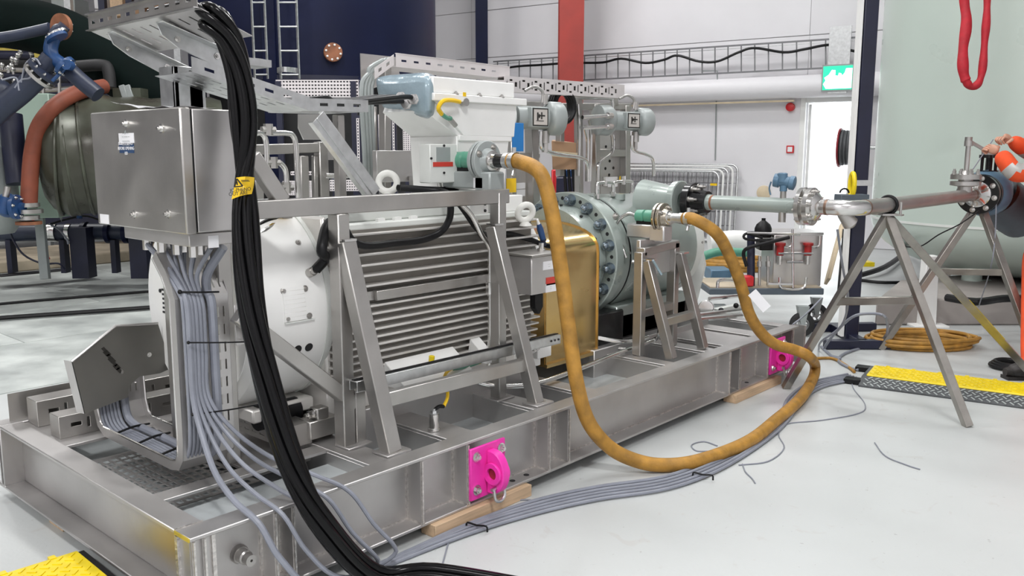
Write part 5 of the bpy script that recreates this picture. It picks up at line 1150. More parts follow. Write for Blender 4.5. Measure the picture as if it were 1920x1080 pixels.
b = rb(1395, 518, 1414, 538, HD, .1); b.done('fuel_can', 'red', None, 'small red can standing on the cart left of the steel tank', 'can', bevel=.01)
rb(1333, 506, 1372, 528, 8.4, .3).done('plastic_bin', 'steelblue', None, 'low teal-blue plastic bin behind the ochre hose', 'bin', bevel=.01)
tg2 = B(); q = od(1426, 562, 5.6); q0, q1 = od(1410, 548, 5.2), od(1438, 580, 5.2); dd = (q1 - q0).normalized(); sd = dd.cross(FH).normalized() * .03
tg2.hexa([p + s_ * sd + FH * k for k in (0, .002) for p, s_ in ((q0, -1), (q1, -1), (q1, 1), (q0, 1))]); tg2.done('paper_tag', 'paper', None, 'white printed tag hanging off the ochre hose beside the cart', 'tag')
tubeobj('cord', [od(1540, 560, 6.2), od(1510, 590, 6.0), od(1487, 608, 5.7)], .006, 'cable', 'pale cord stretched across the cart wheel towards the skid', 'cord')
b = B(); a, c = od(1580, 418, 8.3), od(1551, 528, 8.0); b.bar(a, c, .12, .03, R); b.done('plank', 'beige', None, 'pale leaning plank right of the hydraulic unit', 'plank', bevel=.004)
b = B(); b.bar(od(1582, 430, 7.9), od(1572, 545, 7.8), .02, .02); b.done('thin_rod', 'dark', None, 'thin dark rod standing beside the pale plank', 'rod')
# ochre hose coils on the floor
def coil(label, c, r, turns, rr, m='hose', sq=1, jit=.03):
    b = B(); pts = []
    for k in range(turns * 14):
        a = k * 2 * math.pi / 14; f = 1 + jit * math.sin(k * .7) + .05 * math.sin(k * .13 * 3); z = rr + (k // 14) * rr * .9
        pts.append(V(c) + R * r * f * math.cos(a) + FH * r * sq * f * math.sin(a) + Z_ * z)
    b.tube(pts, rr, 8, 2); return b.done('hose_coil', m, None, label, 'hose')
coil('coiled ochre cable on the floor between the tripod legs', oz(1725, 648, 0), .42, 6, .016, 'hose', .55, .10)
coil('ochre hose coil on the floor left of the hydraulic unit', oz(1390, 505, 0), .55, 4, .035, 'hose', .6)
b = B(); b.tube([od(1330, 455, 9), od(1390, 450, 9), od(1450, 470, 9)], .10, 16, 4); b.done('floor_pipe', 'white', None, 'white pipe lying on the floor behind the pump end cover', 'pipe')
b = B(); b.tube([od(1320, 480, 8.7), od(1350, 472, 8.7), od(1400, 474, 8.7)], .045, 10, 4); b.done('green_hose', 'green', None, 'dark green hose lying behind the pump end cover', 'hose')
b = B(); b.tube([oz(1600, 520, .05), oz(1660, 500, .09), oz(1700, 470, .12), od(1690, 465, 9)], .035, 8, 4); b.tube([oz(1610, 525, .03), oz(1660, 530, .03), oz(1745, 528, .03)], .02, 8, 4); b.done('black_hose', 'black', None, 'black hoses on the floor below the cream vessel', 'hose')
b = B(); b.tube([oz(1775, 558, .30), oz(1830, 566, .30), oz(1880, 560, .30), oz(1930, 560, .30)], .035, 8, 4); b.done('black_hose', 'black', None, 'thick black hose lying on the plinth below the vessel', 'hose')
rb(1853, 543, 1905, 552, 8.6, .15).done('tool_tray', 'dark', None, 'flat dark tray on the plinth under the vessel', 'tray')
rb(1600, 492, 1640, 500, 12.2, .3).done('floor_mat', 'yellow', None, 'small yellow piece on the floor far behind the navy post', 'mat')
# gauge manifold on the far end of the skid
gm = T('gauge_manifold', 'small silver manifold with a round gauge on the far end of the skid', 'manifold', oz(1345, 606, ZT))
b = B(); g0 = oy(1325, 575, .75); b.lathe(oy(1322, 577, .7), V((-.75, -.65, .1)), [(0, .055), (.025, .06), (.03, .055), (.032, .0)], 24); b.lathe(oy(1322, 577, .7), V((-.75, -.65, .1)), [(.031, .045), (.034, .045)], 20); b.done('gauge', 'bright', gm)
b = B(); b.tube([oy(1300, 592, .6), oy(1400, 580, .55)], .018, 8); b.tube([oy(1300, 600, .55), oy(1390, 592, .5)], .018, 8); b.tube([oy(1330, 560, .7), oy(1395, 555, .62), oy(1402, 570, .6), oy(1402, 605, .58)], .016, 8, 4); b.tube([oy(1345, 540, .8), oy(1350, 525, .8), oy(1385, 528, .75), oy(1392, 545, .7)], .014, 8, 4); b.done('hard_pipe', 'bright', gm)
b = B(); b.prism([oy(1345, 580, .7), oy(1392, 570, .66), oy(1385, 600, .66), oy(1365, 612, .68)], (.02, .05, 0)); b.done('bracket', 'whiteg', gm)
for px, py in ((1352, 582), (1380, 573), (1402, 590)): b = B(); b.ball(oy(px, py, .6), .022, n=10); b.done('union', 'black' if px != 1402 else 'steel', gm)
# ================================================================== ON THE BACK WALL
def wt(px, py, off=0):
    p = ow(px, py, off); return (p - WP).dot(WD), p.z
# red column and navy columns
def hcol(label, px0, px1, d, m, top=7.9, name='steel_column'):
    a, c = od(px0, 285, d), od(px1, 285, d); t = T(name, label, 'column', V(((a.x + c.x) / 2, (a.y + c.y) / 2, 0))); m0 = (a + c) / 2; m0.z = top / 2; hw = (c - a).length / 2
    b = B(); b.obox(m0, R * hw, FH * .012, Z_ * top / 2); b.done('flange', m, t)
    b = B(); b.obox(m0 + FH * hw, R * .012, FH * hw, Z_ * top / 2); b.done('web', m, t)
    b = B(); b.obox(m0 + FH * hw * 2, R * hw, FH * .012, Z_ * top / 2); b.done('flange', m, t)
    b = B(); q = V(m0); q.z = .01; b.obox(q + FH * hw, R * hw * 1.2, FH * hw * 1.4, Z_ * .01); b.done('base_plate', m, t)
    return t
hcol('red steel column standing against the white back wall', 1047, 1092, 15.6, 'redcol')
hcol('slim navy column between the big navy tank and the red column', 893, 915, 17.4, 'navy')
# cable ladders on brackets
def ladder(label, px0, t_top, t_bot, px1, b_top, b_bot, n):
    a0, a1 = ow(px0, t_top, .30), ow(px0, b_top, .30); c0, c1 = ow(px1, t_bot, .30), ow(px1, b_bot, .30)
    zt, zb = (a0.z + c0.z) / 2, (a1.z + c1.z) / 2
    a0.z = c0.z = zt; a1.z = c1.z = zb
    t = T('cable_ladder', label, 'cable ladder', V((a0.x, a0.y, zb)))
    for p, q in ((a0, c0), (a1, c1)): rhs('rail', p, q, .02, .028, t, 'rung', bev=0)
    b = B(); b.bar(a0 - Z_ * .05, c0 - Z_ * .05, .012, .012); b.done('rail', 'galv', t)
    for i in range(n):
        f = (i + .4) / n; rhs('rung', a0.lerp(c0, f), a1.lerp(c1, f), .020, .014, t, 'rung', up=WN, bev=0)
    return a0, c0, a1, c1
l1 = ladder('long cable ladder on the white wall right of the red column', 1088, 104, 70, 1622, 147, 128, 22)
l2 = ladder('short cable ladder on the white wall left of the red column', 925, 117, 106, 1050, 166, 158, 6)
b = B(); b.tube([ow(x, y, .34) for x, y in ((1082, 118), (1130, 117), (1165, 110), (1210, 118), (1245, 112), (1270, 104), (1310, 115), (1345, 115), (1385, 98), (1415, 90), (1470, 98), (1510, 92), (1555, 84), (1585, 92), (1625, 101))], .022, 8, 6); b.done('wall_cable', 'black', None, 'black cable snaking along the long cable ladder on the wall', 'cable')
b = B(); b.tube([ow(x, y, .34) for x, y in ((930, 130), (975, 124), (1010, 122), (1050, 119))], .022, 8, 5); b.done('wall_cable', 'black', None, 'black cable in the short cable ladder left of the red column', 'cable')
# round white duct under the ladder
a, c = ow(1050, 180, .20), ow(1490, 163, .20); z = (a.z + c.z) / 2; a.z = c.z = z
b = B(); b.tube([a + WD * 6.5, a, c, c - WD * 3], .19, 20); b.done('wall_duct', 'wall', None, 'long white round duct along the wall above the door', 'duct')
b = B(); b.bar(a + WD * 6 - Z_ * .23, c - WD * .0 - Z_ * .23, .05, .03); b.done('duct_strip', 'beige', None, 'thin beige batten below the round white duct', 'batten')
b = B(); q0, q1 = ow(1342, 132, .1), ow(1344, 300, .03); b.tube([ow(1316, 133, .25), ow(1345, 133, .25), ow(1345, 180, .30), ow(1343, 186, .05), ow(1341, 300, .03)], .012, 6); b.done('wall_conduit', 'inst', None, 'thin conduit dropping down the white wall from the cable ladder', 'conduit')
# exit sign
t0, z1 = wt(1542, 122, .40); t1, z0 = wt(1599, 170, .40)
ex = T('exit_sign', 'green illuminated exit sign hanging above the bright doorway', 'exit sign', wpt(t0, .25, z0))
b = B(); wbox(b, t1, t0, .33, .40, z0, z1); b.done('case', 'inst', ex, bevel=.004)
b = B(); wbox(b, t1 + .02, t0 - .02, .40, .406, z0 + .025, z1 - .025); b.done('green_panel', 'exitg', ex)
def ep(u, v): return wpt(t0 - .02 + (t1 - t0 + .04) * u, .407, z1 - .025 + (z0 - z1 + .05) * v)
b = B(); b.prism([ep(*q) for q in ((.02, .75), (.10, .60), (.05, .48), (.2, .36), (.30, .16), (.42, .18), (.42, .40), (.52, .42), (.54, .30), (.62, .32), (.66, .42), (.74, .30), (.78, .12), (.99, .12), (.99, .95), (.12, .95))], -WN * .002); b.done('white_figure', 'exitw', ex)
b = B(); wbox(b, t1 + .08, t0 - .08, .34, .38, z1, z1 + .6); b.done('hanger', 'galv', ex)
b = B(); wbox(b, t1 + .1, t0 - .1, .35, .38, z0 - .03, z0); b.done('emergency_lamp', 'galv', ex)
# alarm and call point
b = B(); q = ow(1484, 201, 0); b.lathe(q, -WN, [(0, .07), (.07, .07), (.075, .075), (.11, .07), (.12, .04)], 20); b.done('fire_alarm', 'red', None, 'red round fire alarm on the wall beside the door frame', 'alarm')
cp = T('call_point', 'red square call point with white centre on the wall beside the door', 'call point', ow(1482, 285, 0))
ta, za = wt(1477, 274); tb_, zb_ = wt(1488, 286); b = B(); wbox(b, tb_ - .01, ta + .01, 0, .05, zb_ - .01, za + .01); b.done('case', 'red', cp, bevel=.006)
b = B(); wbox(b, tb_ + .012, ta - .012, .05, .054, zb_ + .012, za - .012); b.done('glass', 'paper', cp)
b = B(); q = ow(1433, 361, .0); b.lathe(q, -WN, [(0, .125), (.04, .125), (.05, .11), (.06, .03)], 28); b.done('vent_cap', 'beige', None, 'round brownish cap low on the white wall left of the door', 'cap')
# hose reel outside the doorway
hr_ = T('hose_reel', 'maroon hose reel wound with black hose in the bright doorway', 'hose reel', ow(1588, 275, .1))
ax = (R * .80 - FH * .45).normalized(); c0 = od(1573, 277, 14.0)
b = B(); b.lathe(c0, ax, [(0, .03), (0, .31), (.02, .318), (.03, .31), (.03, .03)], 36, False); b.lathe(c0 + ax * .32, ax, [(0, .03), (0, .31), (.02, .318), (.03, .31), (.03, .03)], 36, False); b.done('drum_disc', 'maroon', hr_)
b = B()
for k in range(5): b.torus(c0 + ax * (.06 + .056 * k), ax, .26 - .008 * (k % 2), .032, 30, 8)
b.done('wound_hose', 'greyplast', hr_)
b = B(); b.cyl(c0, c0 + ax * .55, .03, 12); b.done('axle', 'galv', hr_)
# crowd barriers leaning in a stack
for k in range(5):
    off = .16 + .09 * k; r_px = 1384 - 9 * k; tp = 309 + 3.2 * k
    tR, zt_ = wt(r_px, tp, off); tL = tR + 2.3
    t = T('mesh_barrier', ('white framed mesh barrier, %s of the stack leaning on the wall' % ('rearmost', 'second from the back', 'middle one', 'second from the front', 'front one')[k]), 'barrier', wpt((tR + tL) / 2, off, 0), 'mesh barriers stacked at the wall')
    P = lambda tt, zz: wpt(tt, off + .10 * (1 - zz / zt_), zz)
    fr = []
    for (cx, cz, a0) in ((tR + .12, zt_ - .12, 0), (tL - .12, zt_ - .12, 1), (tL - .12, .17, 2), (tR + .12, .17, 3)):
        for j in range(5):
            a = a0 * math.pi / 2 + j * math.pi / 8; fr.append(P(cx - .12 * math.cos(a), cz + .12 * math.sin(a)))
    b = B(); b.tube(fr, .02, 8, closed=True); b.done('frame', 'white' if k % 2 else 'galv', t)
    b = B(); n_ = 38 if k > 2 else 14
    for j in range(n_): tt = tR + .05 + (tL - tR - .1) * (j + .5) / n_; b.bar(P(tt, .08), P(tt, zt_ - .03), .006, .006)
    for zz in (.3, .55, .8, 1.05, 1.25): b.bar(P(tR + .02, zz), P(tL - .02, zz), .006, .006)
    b.done('mesh_wire', 'rung', t, kind='stuff')
b = B(); p0 = ow(1338, 346, .62); b.obox(p0, WD * .06, Z_ * .02, WN * .004); b.done('barrier_label', 'tagy', None, 'small yellow label hanging on the mesh of the front barrier', 'label')

# ================================================================== BIG NAVY TANK WITH LADDERS
tc = od(598, 285, 12.6); tc.z = 0; NR = 1.72; nz0 = 2.52
nt_ = T('navy_tank', 'big navy vertical tank with caged ladders and a bolted brown cover', 'tank', tc)
b = B(); b.lathe(tc + Z_ * nz0, Z_, [(0, NR), (4.6, NR)], 72); b.done('shell', 'navy', nt_)
b = B(); b.lathe(tc + Z_ * nz0, Z_, [(-.03, NR + .03), (.03, NR + .03), (.03, NR)], 72); b.done('bottom_ring', 'navy2', nt_)
b = B(); b.lathe(tc, Z_, [(0, NR - .25), (nz0, NR - .25)], 48); b.done('void_shade', 'dark', nt_)  # near-black drum stands in for the shade in the void under the tank
for px, dd in ((515, 10.95), (378, 11.6), (835, 11.7), (690, 10.9)):
    f_ = od(px, 285, dd); f_.z = nz0 / 2 + (1.6 if px == 515 else 0); hh = nz0 / 2 + (1.6 if px == 515 else 0)
    b = B(); b.obox(f_, R * .085, FH * .085, Z_ * hh); b.done('leg', 'navy', nt_, bevel=.01)
mh = od(622, 100, 10.85); nd = V((mh.x - tc.x, mh.y - tc.y, 0)).normalized(); mh = V((tc.x, tc.y, mh.z)) + nd * NR
b = B(); b.lathe(mh, nd, [(0, .11), (.06, .11), (.065, .115), (.09, .115), (.095, .11)], 32); b.done('cover', 'rust', nt_)
bolts_on(nt_, mh + nd * .09, nd, .09, 8, .014, .018, 'white')
def cage(px0, px1, label, hoop):
    dd = 10.45
    for px in (px0, px1):
        a, c = od(px, 148, dd), od(px - 14, -60, dd); c.x, c.y = a.x, a.y; b = B(); b.bar(a, c, .03, .015); b.done('ladder_rail', 'galv', nt_)
    a0, a1 = od(px0, 148, dd), od(px1, 148, dd)
    z = a0.z + .05
    while z < 4.4:
        p, q = V(a0), V(a1); p.z = q.z = z; b = B(); b.cyl(p, q, .012, 8); b.done('rung', 'galv', nt_); z += .28
    for z in (hoop, hoop + 1.0):
        p, q = V(a0), V(a1); p.z = q.z = z; m_ = (p + q) / 2 - FH * .28
        b = B(); pts = spline([p, p - FH * .15, m_, q - FH * .15, q], 4)
        for u_, v_ in zip(pts, pts[1:]): b.bar(u_, v_, .012, .06)
        b.done('cage_hoop', 'galv', nt_)
cage(527, 561, '', 2.56); cage(478, 502, '', 2.66)
# white slotted trays and pale frames below the tank
pf = T('process_frame_stand', 'dark frame carrying white slotted trays below the navy tank', 'frame', od(640, 560, 8.6).xy.to_3d())
for px, dd in ((524, 9.45), (664, 9.45), (671, 9.05), (712, 9.05), (737, 9.05), (763, 9.05), (552, 8.25), (590, 8.25), (625, 8.05), (674, 8.05)):
    f_ = od(px, 285, dd); f_.z = 0; hh = 2.36 if dd > 9.4 else (1.98 if dd > 9 else 1.4); b = B(); b.obox(f_ + FH * .08 + Z_ * hh / 2, R * .03, FH * .03, Z_ * hh / 2); b.done('post', 'navy2', pf)
def wtray(label, px0, py0, px1, py1, d, nx, ny, m='zinc'):
    a, c = od(px0, py0, d), od(px1, py1, d); Wd, Hd = (c - a).dot(R), a.z - c.z; cu, cv_ = Wd / nx, Hd / ny
    h = [(cu * (i + .2), cu * (i + .8), cv_ * (j + .3), cv_ * (j + .7)) if Wd > Hd * 3 or nx > ny else (cu * (i + .3), cu * (i + .7), cv_ * (j + .2), cv_ * (j + .8)) for i in range(nx) for j in range(ny)]
    b = B(); b.slots(V((a.x, a.y, c.z)), R, Z_, Wd, Hd, h, .004); q = V((a.x, a.y, c.z)) + R * Wd / 2
    b.bar(q - R * Wd / 2 + FH * .04, q + R * Wd / 2 + FH * .04, .08, .004); b.bar(q - R * Wd / 2 + FH * .04 + Z_ * Hd, q + R * Wd / 2 + FH * .04 + Z_ * Hd, .08, .004)
    b.done('slotted_tray', m, pf)
wtray('white slotted tray hanging level under the navy tank', 517, 150, 672, 182, 9.4, 26, 5)
wtray('white slotted tray low behind the galvanised strut', 618, 338, 680, 358, 8.0, 14, 4)
wtray('narrow white slotted tray standing left of the upright grey cables', 668, 222, 673, 312, 9.0, 1, 16)
wtray('narrow white slotted tray upright right of the tray post', 709, 215, 714, 282, 9.0, 1, 12)
wtray('narrow white slotted tray upright, second right of the tray post', 735, 215, 739, 282, 9.0, 1, 12)
wtray('wider white slotted tray upright beside the notice box', 755, 230, 771, 282, 9.0, 4, 14)
wtray('small white slotted tray low between the pale frames', 545, 322, 594, 328, 8.2, 12, 1)
wtray('white slotted tray with label low between the pale frames', 576, 340, 596, 372, 8.0, 6, 10)
wtray('white slotted tray low behind the bent tubes', 530, 340, 553, 366, 8.1, 6, 8)
# instrument frame behind the motor
fr_ = T('instrument_stand', 'stainless box-section frame with bent tubes behind the motor', 'frame', (1.6, 1.62, ZT))
fy = 1.62
def fbar(px0, py0, px1, py1, w, nm='bar', m='steel', y=fy): return rhs(nm, oy(px0, py0, y), oy(px1, py1, y), w, w, fr_, m, up=Y_)
fbar(440, 282, 596, 277, .055, 'top_bar'); fbar(601, 266, 607, 440, .06, 'post'); fbar(566, 292, 570, 440, .055, 'post'); fbar(590, 292, 592, 440, .03, 'post'); fbar(480, 290, 486, 440, .05, 'post')
b = B(); a, c = oy(546, 214, 1.75), oy(612, 276, 1.75); b.prism([oy(560, 214, 1.75), oy(605, 214, 1.75), oy(640, 300, 1.75), oy(612, 300, 1.75), oy(604, 262, 1.75), oy(570, 262, 1.75), oy(560, 240, 1.75)], (0, .01, 0)); b.done('panel', 'sheet', fr_)
for i, pts in enumerate(([(478, 250), (490, 250), (498, 262), (500, 290), (502, 325)], [(503, 250), (540, 250), (550, 256), (554, 270), (557, 320), (559, 372)], [(512, 305), (525, 306), (534, 316), (537, 330), (537, 345)], [(610, 329), (640, 330), (655, 328), (662, 322)])):
    b = B(); b.tube([oy(x, y, 1.5) for x, y in pts], .015, 10, 5); b.done('bent_tube', 'bright', fr_)
for (px, py) in ((503, 243), (512, 305), (537, 352)): b = B(); q = oy(px, py, 1.5); b.cyl(q - Z_ * .03, q + Z_ * .03, .025, 6); b.cyl(q - X_ * .04, q + X_ * .04, .018, 6); b.done('tube_fitting', 'steel', fr_)
# panels and grey cables beside the terminal box
tr = T('tray_post', 'steel post and bent tray carrying grey cables up behind the terminal box', 'cable tray', (2.3, 1.45, ZT))
rhs('post', oy(722, 440, 1.45), oy(722, 118, 1.45), .06, .05, tr, up=X_); rhs('post', oy(705, 300, 1.5), oy(703, 200, 1.5), .02, .02, tr, up=X_)
b = B(); b.prism([oy(676, 100, 1.6), oy(742, 107, 1.6), oy(752, 150, 1.6), (oy(678, 172, 1.6))], (0, .006, 0)); b.done('back_plate', 'sheet', tr)
ua, uc = oy(742, 112, 1.35), oy(955, 136, 1.35); d = uc - ua; L = d.length
b = B(); b.slots(ua - Z_ * .04, d, Z_, L, .075, [(.04 + i * .095, .08 + i * .095, .032, .044) for i in range(int((L - .08) / .095))], .003); b.prism([ua - Z_ * .04, uc - Z_ * .04, uc - Z_ * .04 + Y_ * .2, ua - Z_ * .04 + Y_ * .2], (0, 0, .003)); b.bar(ua + Z_ * .036, uc + Z_ * .036, .012, .004); b.done('upper_tray', 'zinc', tr)
va = oy(738, 112, 1.35); vb = oy(702, 138, 1.35); d = va - vb; b = B(); b.slots(vb - Z_ * .03, d, Z_, d.length, .06, [(.03, .06, .02, .04), (.10, .13, .02, .04)], .003); b.done('bend_tray', 'zinc', tr)
for k in range(4):
    b = B(); b.tube([oy(722 - 6 * k + 14, 110 + k, 1.42), oy(702 - 6 * k + 8, 124 + k * 2, 1.42), oy(684 + k * 5, 146 + k, 1.42), oy(678 + k * 6, 165, 1.42), oy(678 + k * 6.2, 200, 1.42), oy(684 + k * 5.5, 300, 1.45), oy(686 + k * 5, 400, 1.5)], .014, 8, 5); b.done('grey_riser', 'inst', tr)
b = B(); a, c = oy(706, 282, 1.3), oy(776, 340, 1.3); b.box(a.x, c.x, 1.3, 1.34, c.z, a.z); b.done('screen_panel', 'sheet', None, 'plain stainless panel standing behind the white eye bolt', 'panel', bevel=.003)
b = B(); a, c = oy(775, 330, 1.25), oy(850, 355, 1.25); b.box(a.x, c.x, 1.25, 1.29, c.z, a.z); b.done('low_panel', 'sheet', None, 'low stainless strip panel behind the notice box', 'panel', bevel=.003)
# perforated channel beam above the instruments
pb = T('perforated_channel', 'perforated zinc channel spanning level above the transmitters', 'channel', oy(1060, 165, 1.3))
ua, uc = oy(945, 157, 1.3), oy(1170, 172, 1.3); d = uc - ua; L = d.length; hl_ = []
for i in range(int(L / .125)): u0 = .02 + i * .125; hl_ += [(u0, u0 + .012, .025, .075), (u0 + .03, u0 + .06, .018, .03), (u0 + .03, u0 + .06, .07, .082), (u0 + .08, u0 + .105, .035, .065)]
b = B(); b.slots(ua - Z_ * .05, d, Z_, L, .10, hl_, .004); b.prism([ua - Z_ * .05, uc - Z_ * .05, uc - Z_ * .05 + Y_ * .06, ua - Z_ * .05 + Y_ * .06], (0, 0, .004)); b.prism([ua + Z_ * .05, uc + Z_ * .05, uc + Z_ * .05 + Y_ * .06, ua + Z_ * .05 + Y_ * .06], (0, 0, -.004)); b.done('channel', 'zinc', pb)
b = B(); b.prism([ua - Z_ * .045 + Y_ * .05, uc - Z_ * .045 + Y_ * .05, uc + Z_ * .045 + Y_ * .05, ua + Z_ * .045 + Y_ * .05], (0, .004, 0)); b.done('channel_shade', 'darksteel', pb)  # dark strip puts the shade inside the channel behind its holes
b = B(); b.prism([oy(905, 150, 1.3), oy(955, 150, 1.3), oy(940, 158, 1.3), oy(910, 165, 1.3)], (0, .05, 0)); b.done('end_bracket', 'zinc', pb)
# instrument racks
rk = T('instrument_rack', 'stainless instrument rack with perforated back panels behind the pump', 'rack', (4.3, 1.5, ZT))
ry = 1.5
def rbar(px0, py0, px1, py1, w, nm='post', m='steel', y=ry): return rhs(nm, oy(px0, py0, y), oy(px1, py1, y), w, w, rk, m, up=Y_)
rbar(1118, 400, 1114, 196, .06); rbar(1172, 400, 1172, 198, .065); rbar(1086, 400, 1084, 176, .05, y=1.4); rbar(1152, 200, 1150, 158, .05)
rbar(1050, 200, 1180, 200, .05, 'top_bar'); rbar(1118, 287, 1170, 287, .06, 'mid_bar'); rbar(1050, 330, 1050, 195, .05)
def panel(px0, py0, px1, py1, y, nm='back_panel', m='sheet', par=None, th=.02):
    a, c = oy(px0, py0, y), oy(px1, py1, y); b = B(); b.box(a.x, c.x, y, y + th, c.z, a.z); return b.done(nm, m, par or rk, bevel=.003)
panel(1118, 205, 1168, 286, 1.53); panel(1118, 288, 1165, 390, 1.53)
for (px, py) in ((1143, 302), (1135, 316), (1150, 315), (1142, 328), (1148, 256), (1151, 262), (1136, 275), (1135, 340), (1150, 340)):
    q = oy(px, py, 1.53); b = B(); b.cyl(q - Y_ * .003, q, .012, 10); b.done('panel_hole', 'dark', rk)
panel(1140, 332, 1158, 350, 1.50, 'label', 'paper', th=.003)
q = oy(1166, 342, 1.46); b = B(); b.prism([q + V((-.03, 0, 0)), q + V((.03, 0, 0)), q + V((.02, 0, .05)), q + V((-.02, 0, .05))], (0, .01, 0)); b.done('yellow_cap', 'tagy', rk)
for pts in ([(1148, 253), (1149, 275), (1144, 290), (1125, 305), (1121, 320), (1121, 380)], [(1084, 330), (1086, 250), (1083, 195)], [(1100, 340), (1102, 270), (1098, 245), (1096, 235)], [(1106, 340), (1108, 250), (1105, 225)], [(1070, 205), (1070, 188), (1076, 184), (1140, 184), (1147, 190), (1148, 205)]):
    b = B(); b.tube([oy(x, y, 1.38) for x, y in pts], .013, 8, 4); b.done('rack_tube', 'bright', rk)
rk2 = T('instrument_rack', 'stainless rack panel with two white labels left of the ochre hose bend', 'rack', (3.2, 1.3, ZT))
def r2(*a, **k): return rhs(a[4], oy(a[0], a[1], 1.3), oy(a[2], a[3], 1.3), a[5], a[5], rk2, 'steel', up=Y_)
r2(1000, 420, 996, 205, 'post', .07); r2(960, 420, 958, 240, 'post', .05)
panel(962, 300, 992, 400, 1.33, par=rk2); panel(967, 343, 985, 354, 1.325, 'label', 'paper', rk2, .003); panel(967, 356, 985, 368, 1.325, 'label', 'paper', rk2, .003)
r2(950, 290, 1010, 292, 'mid_bar', .03); r2(880, 195, 1010, 198, 'top_bar', .05)
b = B(); b.box(0, .001, 0, .001, 0, .001) if False else b.tube([oy(1010, 400, 1.3), oy(1010, 330, 1.3), oy(1008, 270, 1.3)], .012, 8, 3); b.done('rack_tube', 'bright', rk2)
def transmitter(label, cx, cy, y, s, left_round, tubep):
    c = oy(cx, cy, y); t = T('transmitter', label, 'transmitter', c - Z_ * .1)
    ax = V((.92, -.38, -.02)).normalized()
    b = B(); b.lathe(c - ax * .0, ax, [(0, .075 * s), (.02, .105 * s), (.03, .11 * s), (.10, .11 * s), (.115, .10 * s), (.12, .05 * s)], 28); b.done('housing', 'inst', t)
    b = B(); b.cyl(c - ax * .22 * s, c + ax * .01, .075 * s, 24); b.done('neck', 'inst', t)
    b = B(); b.lathe(c - ax * .30 * s, ax, [(0, .06 * s), (.005, .085 * s), (.05, .09 * s), (.06, .07 * s)], 24) if not left_round else b.lathe(c - ax * .36 * s, ax, [(0, .08 * s), (.005, .115 * s), (.09, .12 * s), (.12, .10 * s), (.14, .07 * s)], 28); b.done('end_flange', 'whiteg' if not left_round else 'inst', t)
    f = c - ax * .11 * s + V((-.2, -1, 0)).normalized() * .085 * s
    sx = ax * .055 * s; sz = Z_ * .055 * s; sn = V((-.38, -.92, 0)).normalized()
    b = B(); b.obox(f, sx * 1.15, sz * 1.15, sn * .03 * s); b.done('bezel', 'inst', t, bevel=.004)
    f2 = f + sn * .031 * s; b = B(); b.obox(f2, sx * 1.02, sz * 1.02, sn * .0015); b.done('display_rim', 'ink', t); b = B(); b.obox(f2 + sn * .001, sx * .88, sz * .88, sn * .002); b.done('display', 'disp', t)
    b = B()
    for u, v, hw, hh in ((-.45, .1, .12, .55), (.25, .2, .45, .10), (.15, .2, .10, .5), (-.1, -.5, .6, .05), (-.2, .15, .12, .25)): b.obox(f2 + sn * .0038 + sx * u * .85 + sz * v * .85, sx * hw * .8, sz * hh * .8, sn * .001)
    b.done('display_marks', 'ink', t)
    b = B(); b.cyl(c - Z_ * .16 * s, c - Z_ * .08 * s, .03 * s, 10); b.cyl(c - Z_ * .22 * s, c - Z_ * .15 * s, .022 * s, 6); b.done('spigot', 'steel', t)
    b = B(); b.tube([oy(x, yy, y) for x, yy in tubep], .013, 10, 5); b.done('tube', 'bright', t)
    b = B(); b.tube([c + Z_ * .1 * s - ax * .02, c + Z_ * .17 * s - ax * .02, c + Z_ * .2 * s - ax * .08, c + Z_ * .17 * s - ax * .15], .010, 8, 5); b.cyl(c + Z_ * .09 * s, c + Z_ * .15 * s, .018 * s, 8); b.done('cable_gland', 'steel', t)
    return t
transmitter('grey transmitter with square display and white round end behind the ochre hose', 1022, 222, 1.15, 1.0, False, [(1014, 246), (1014, 272), (1022, 282), (1050, 290), (1090, 296), (1102, 308), (1103, 340)])
transmitter('grey transmitter with square display and round flange, nearest the red column', 1192, 228, 1.2, .95, True, [(1185, 254), (1185, 275), (1192, 284), (1212, 290), (1224, 300), (1226, 330)])
for px, y in ((1110, 220), (1110, 240)):
    b = B(); a, c = oy(1092, y, 1.25), oy(1142, y - 3, 1.2); b.cyl(a, c, .015, 10); b.cyl(c - X_ * .02, c + X_ * .03, .025, 8); b.done('process_tube', 'bright', rk)
b = B(); a, c = oy(961, 230, 1.1), oy(982, 284, 1.1); b.box(a.x, c.x, 1.1, 1.106, c.z, a.z); b.done('blue_tag', 'teal', None, 'plain blue tag hanging from the white end of the transmitter', 'tag', bevel=.002)
b = B(); b.hexa([oy(1036, 318, 1.5), oy(1082, 318, 1.4), oy(1082, 318, 1.6), oy(1036, 312, 1.8), oy(1034, 264, 1.5), oy(1082, 268, 1.4), oy(1082, 268, 1.6), oy(1036, 262, 1.8)]); bx_ = b.done('cardboard_box', 'card', None, 'brown cardboard box behind the bent tube of the transmitter', 'box', bevel=.003)
b = B(); a, c = oy(1034, 287, 1.395), oy(1083, 293, 1.39); b.bar(oy(1035, 288, 1.38), oy(1082, 292, 1.38), .004, .04); b.done('tape', 'beige', bx_)
for i, (px0, py0, px1, py1, m_, lab) in enumerate(((1046, 318, 1090, 332, 'blue', 'blue plastic crate below the cardboard box'), (1034, 318, 1042, 644, 'red', 'slim red-orange upright post below the cardboard box'))):
    rb(px0, py0, px1, py1, 7.4, .15).done(('plastic_crate', 'marker_post', 'valve_wheel')[i], m_, None, lab, ('crate', 'post', 'valve')[i], bevel=.008)
q = oy(1058, 200, 1.33)
for k in range(3): b = B(); b.torus(q + Y_ * .02 * k, V((.3, 1, 0)), .085, .02, 22, 8, scb=1.25); b.done('cable_loop', 'black', pb)
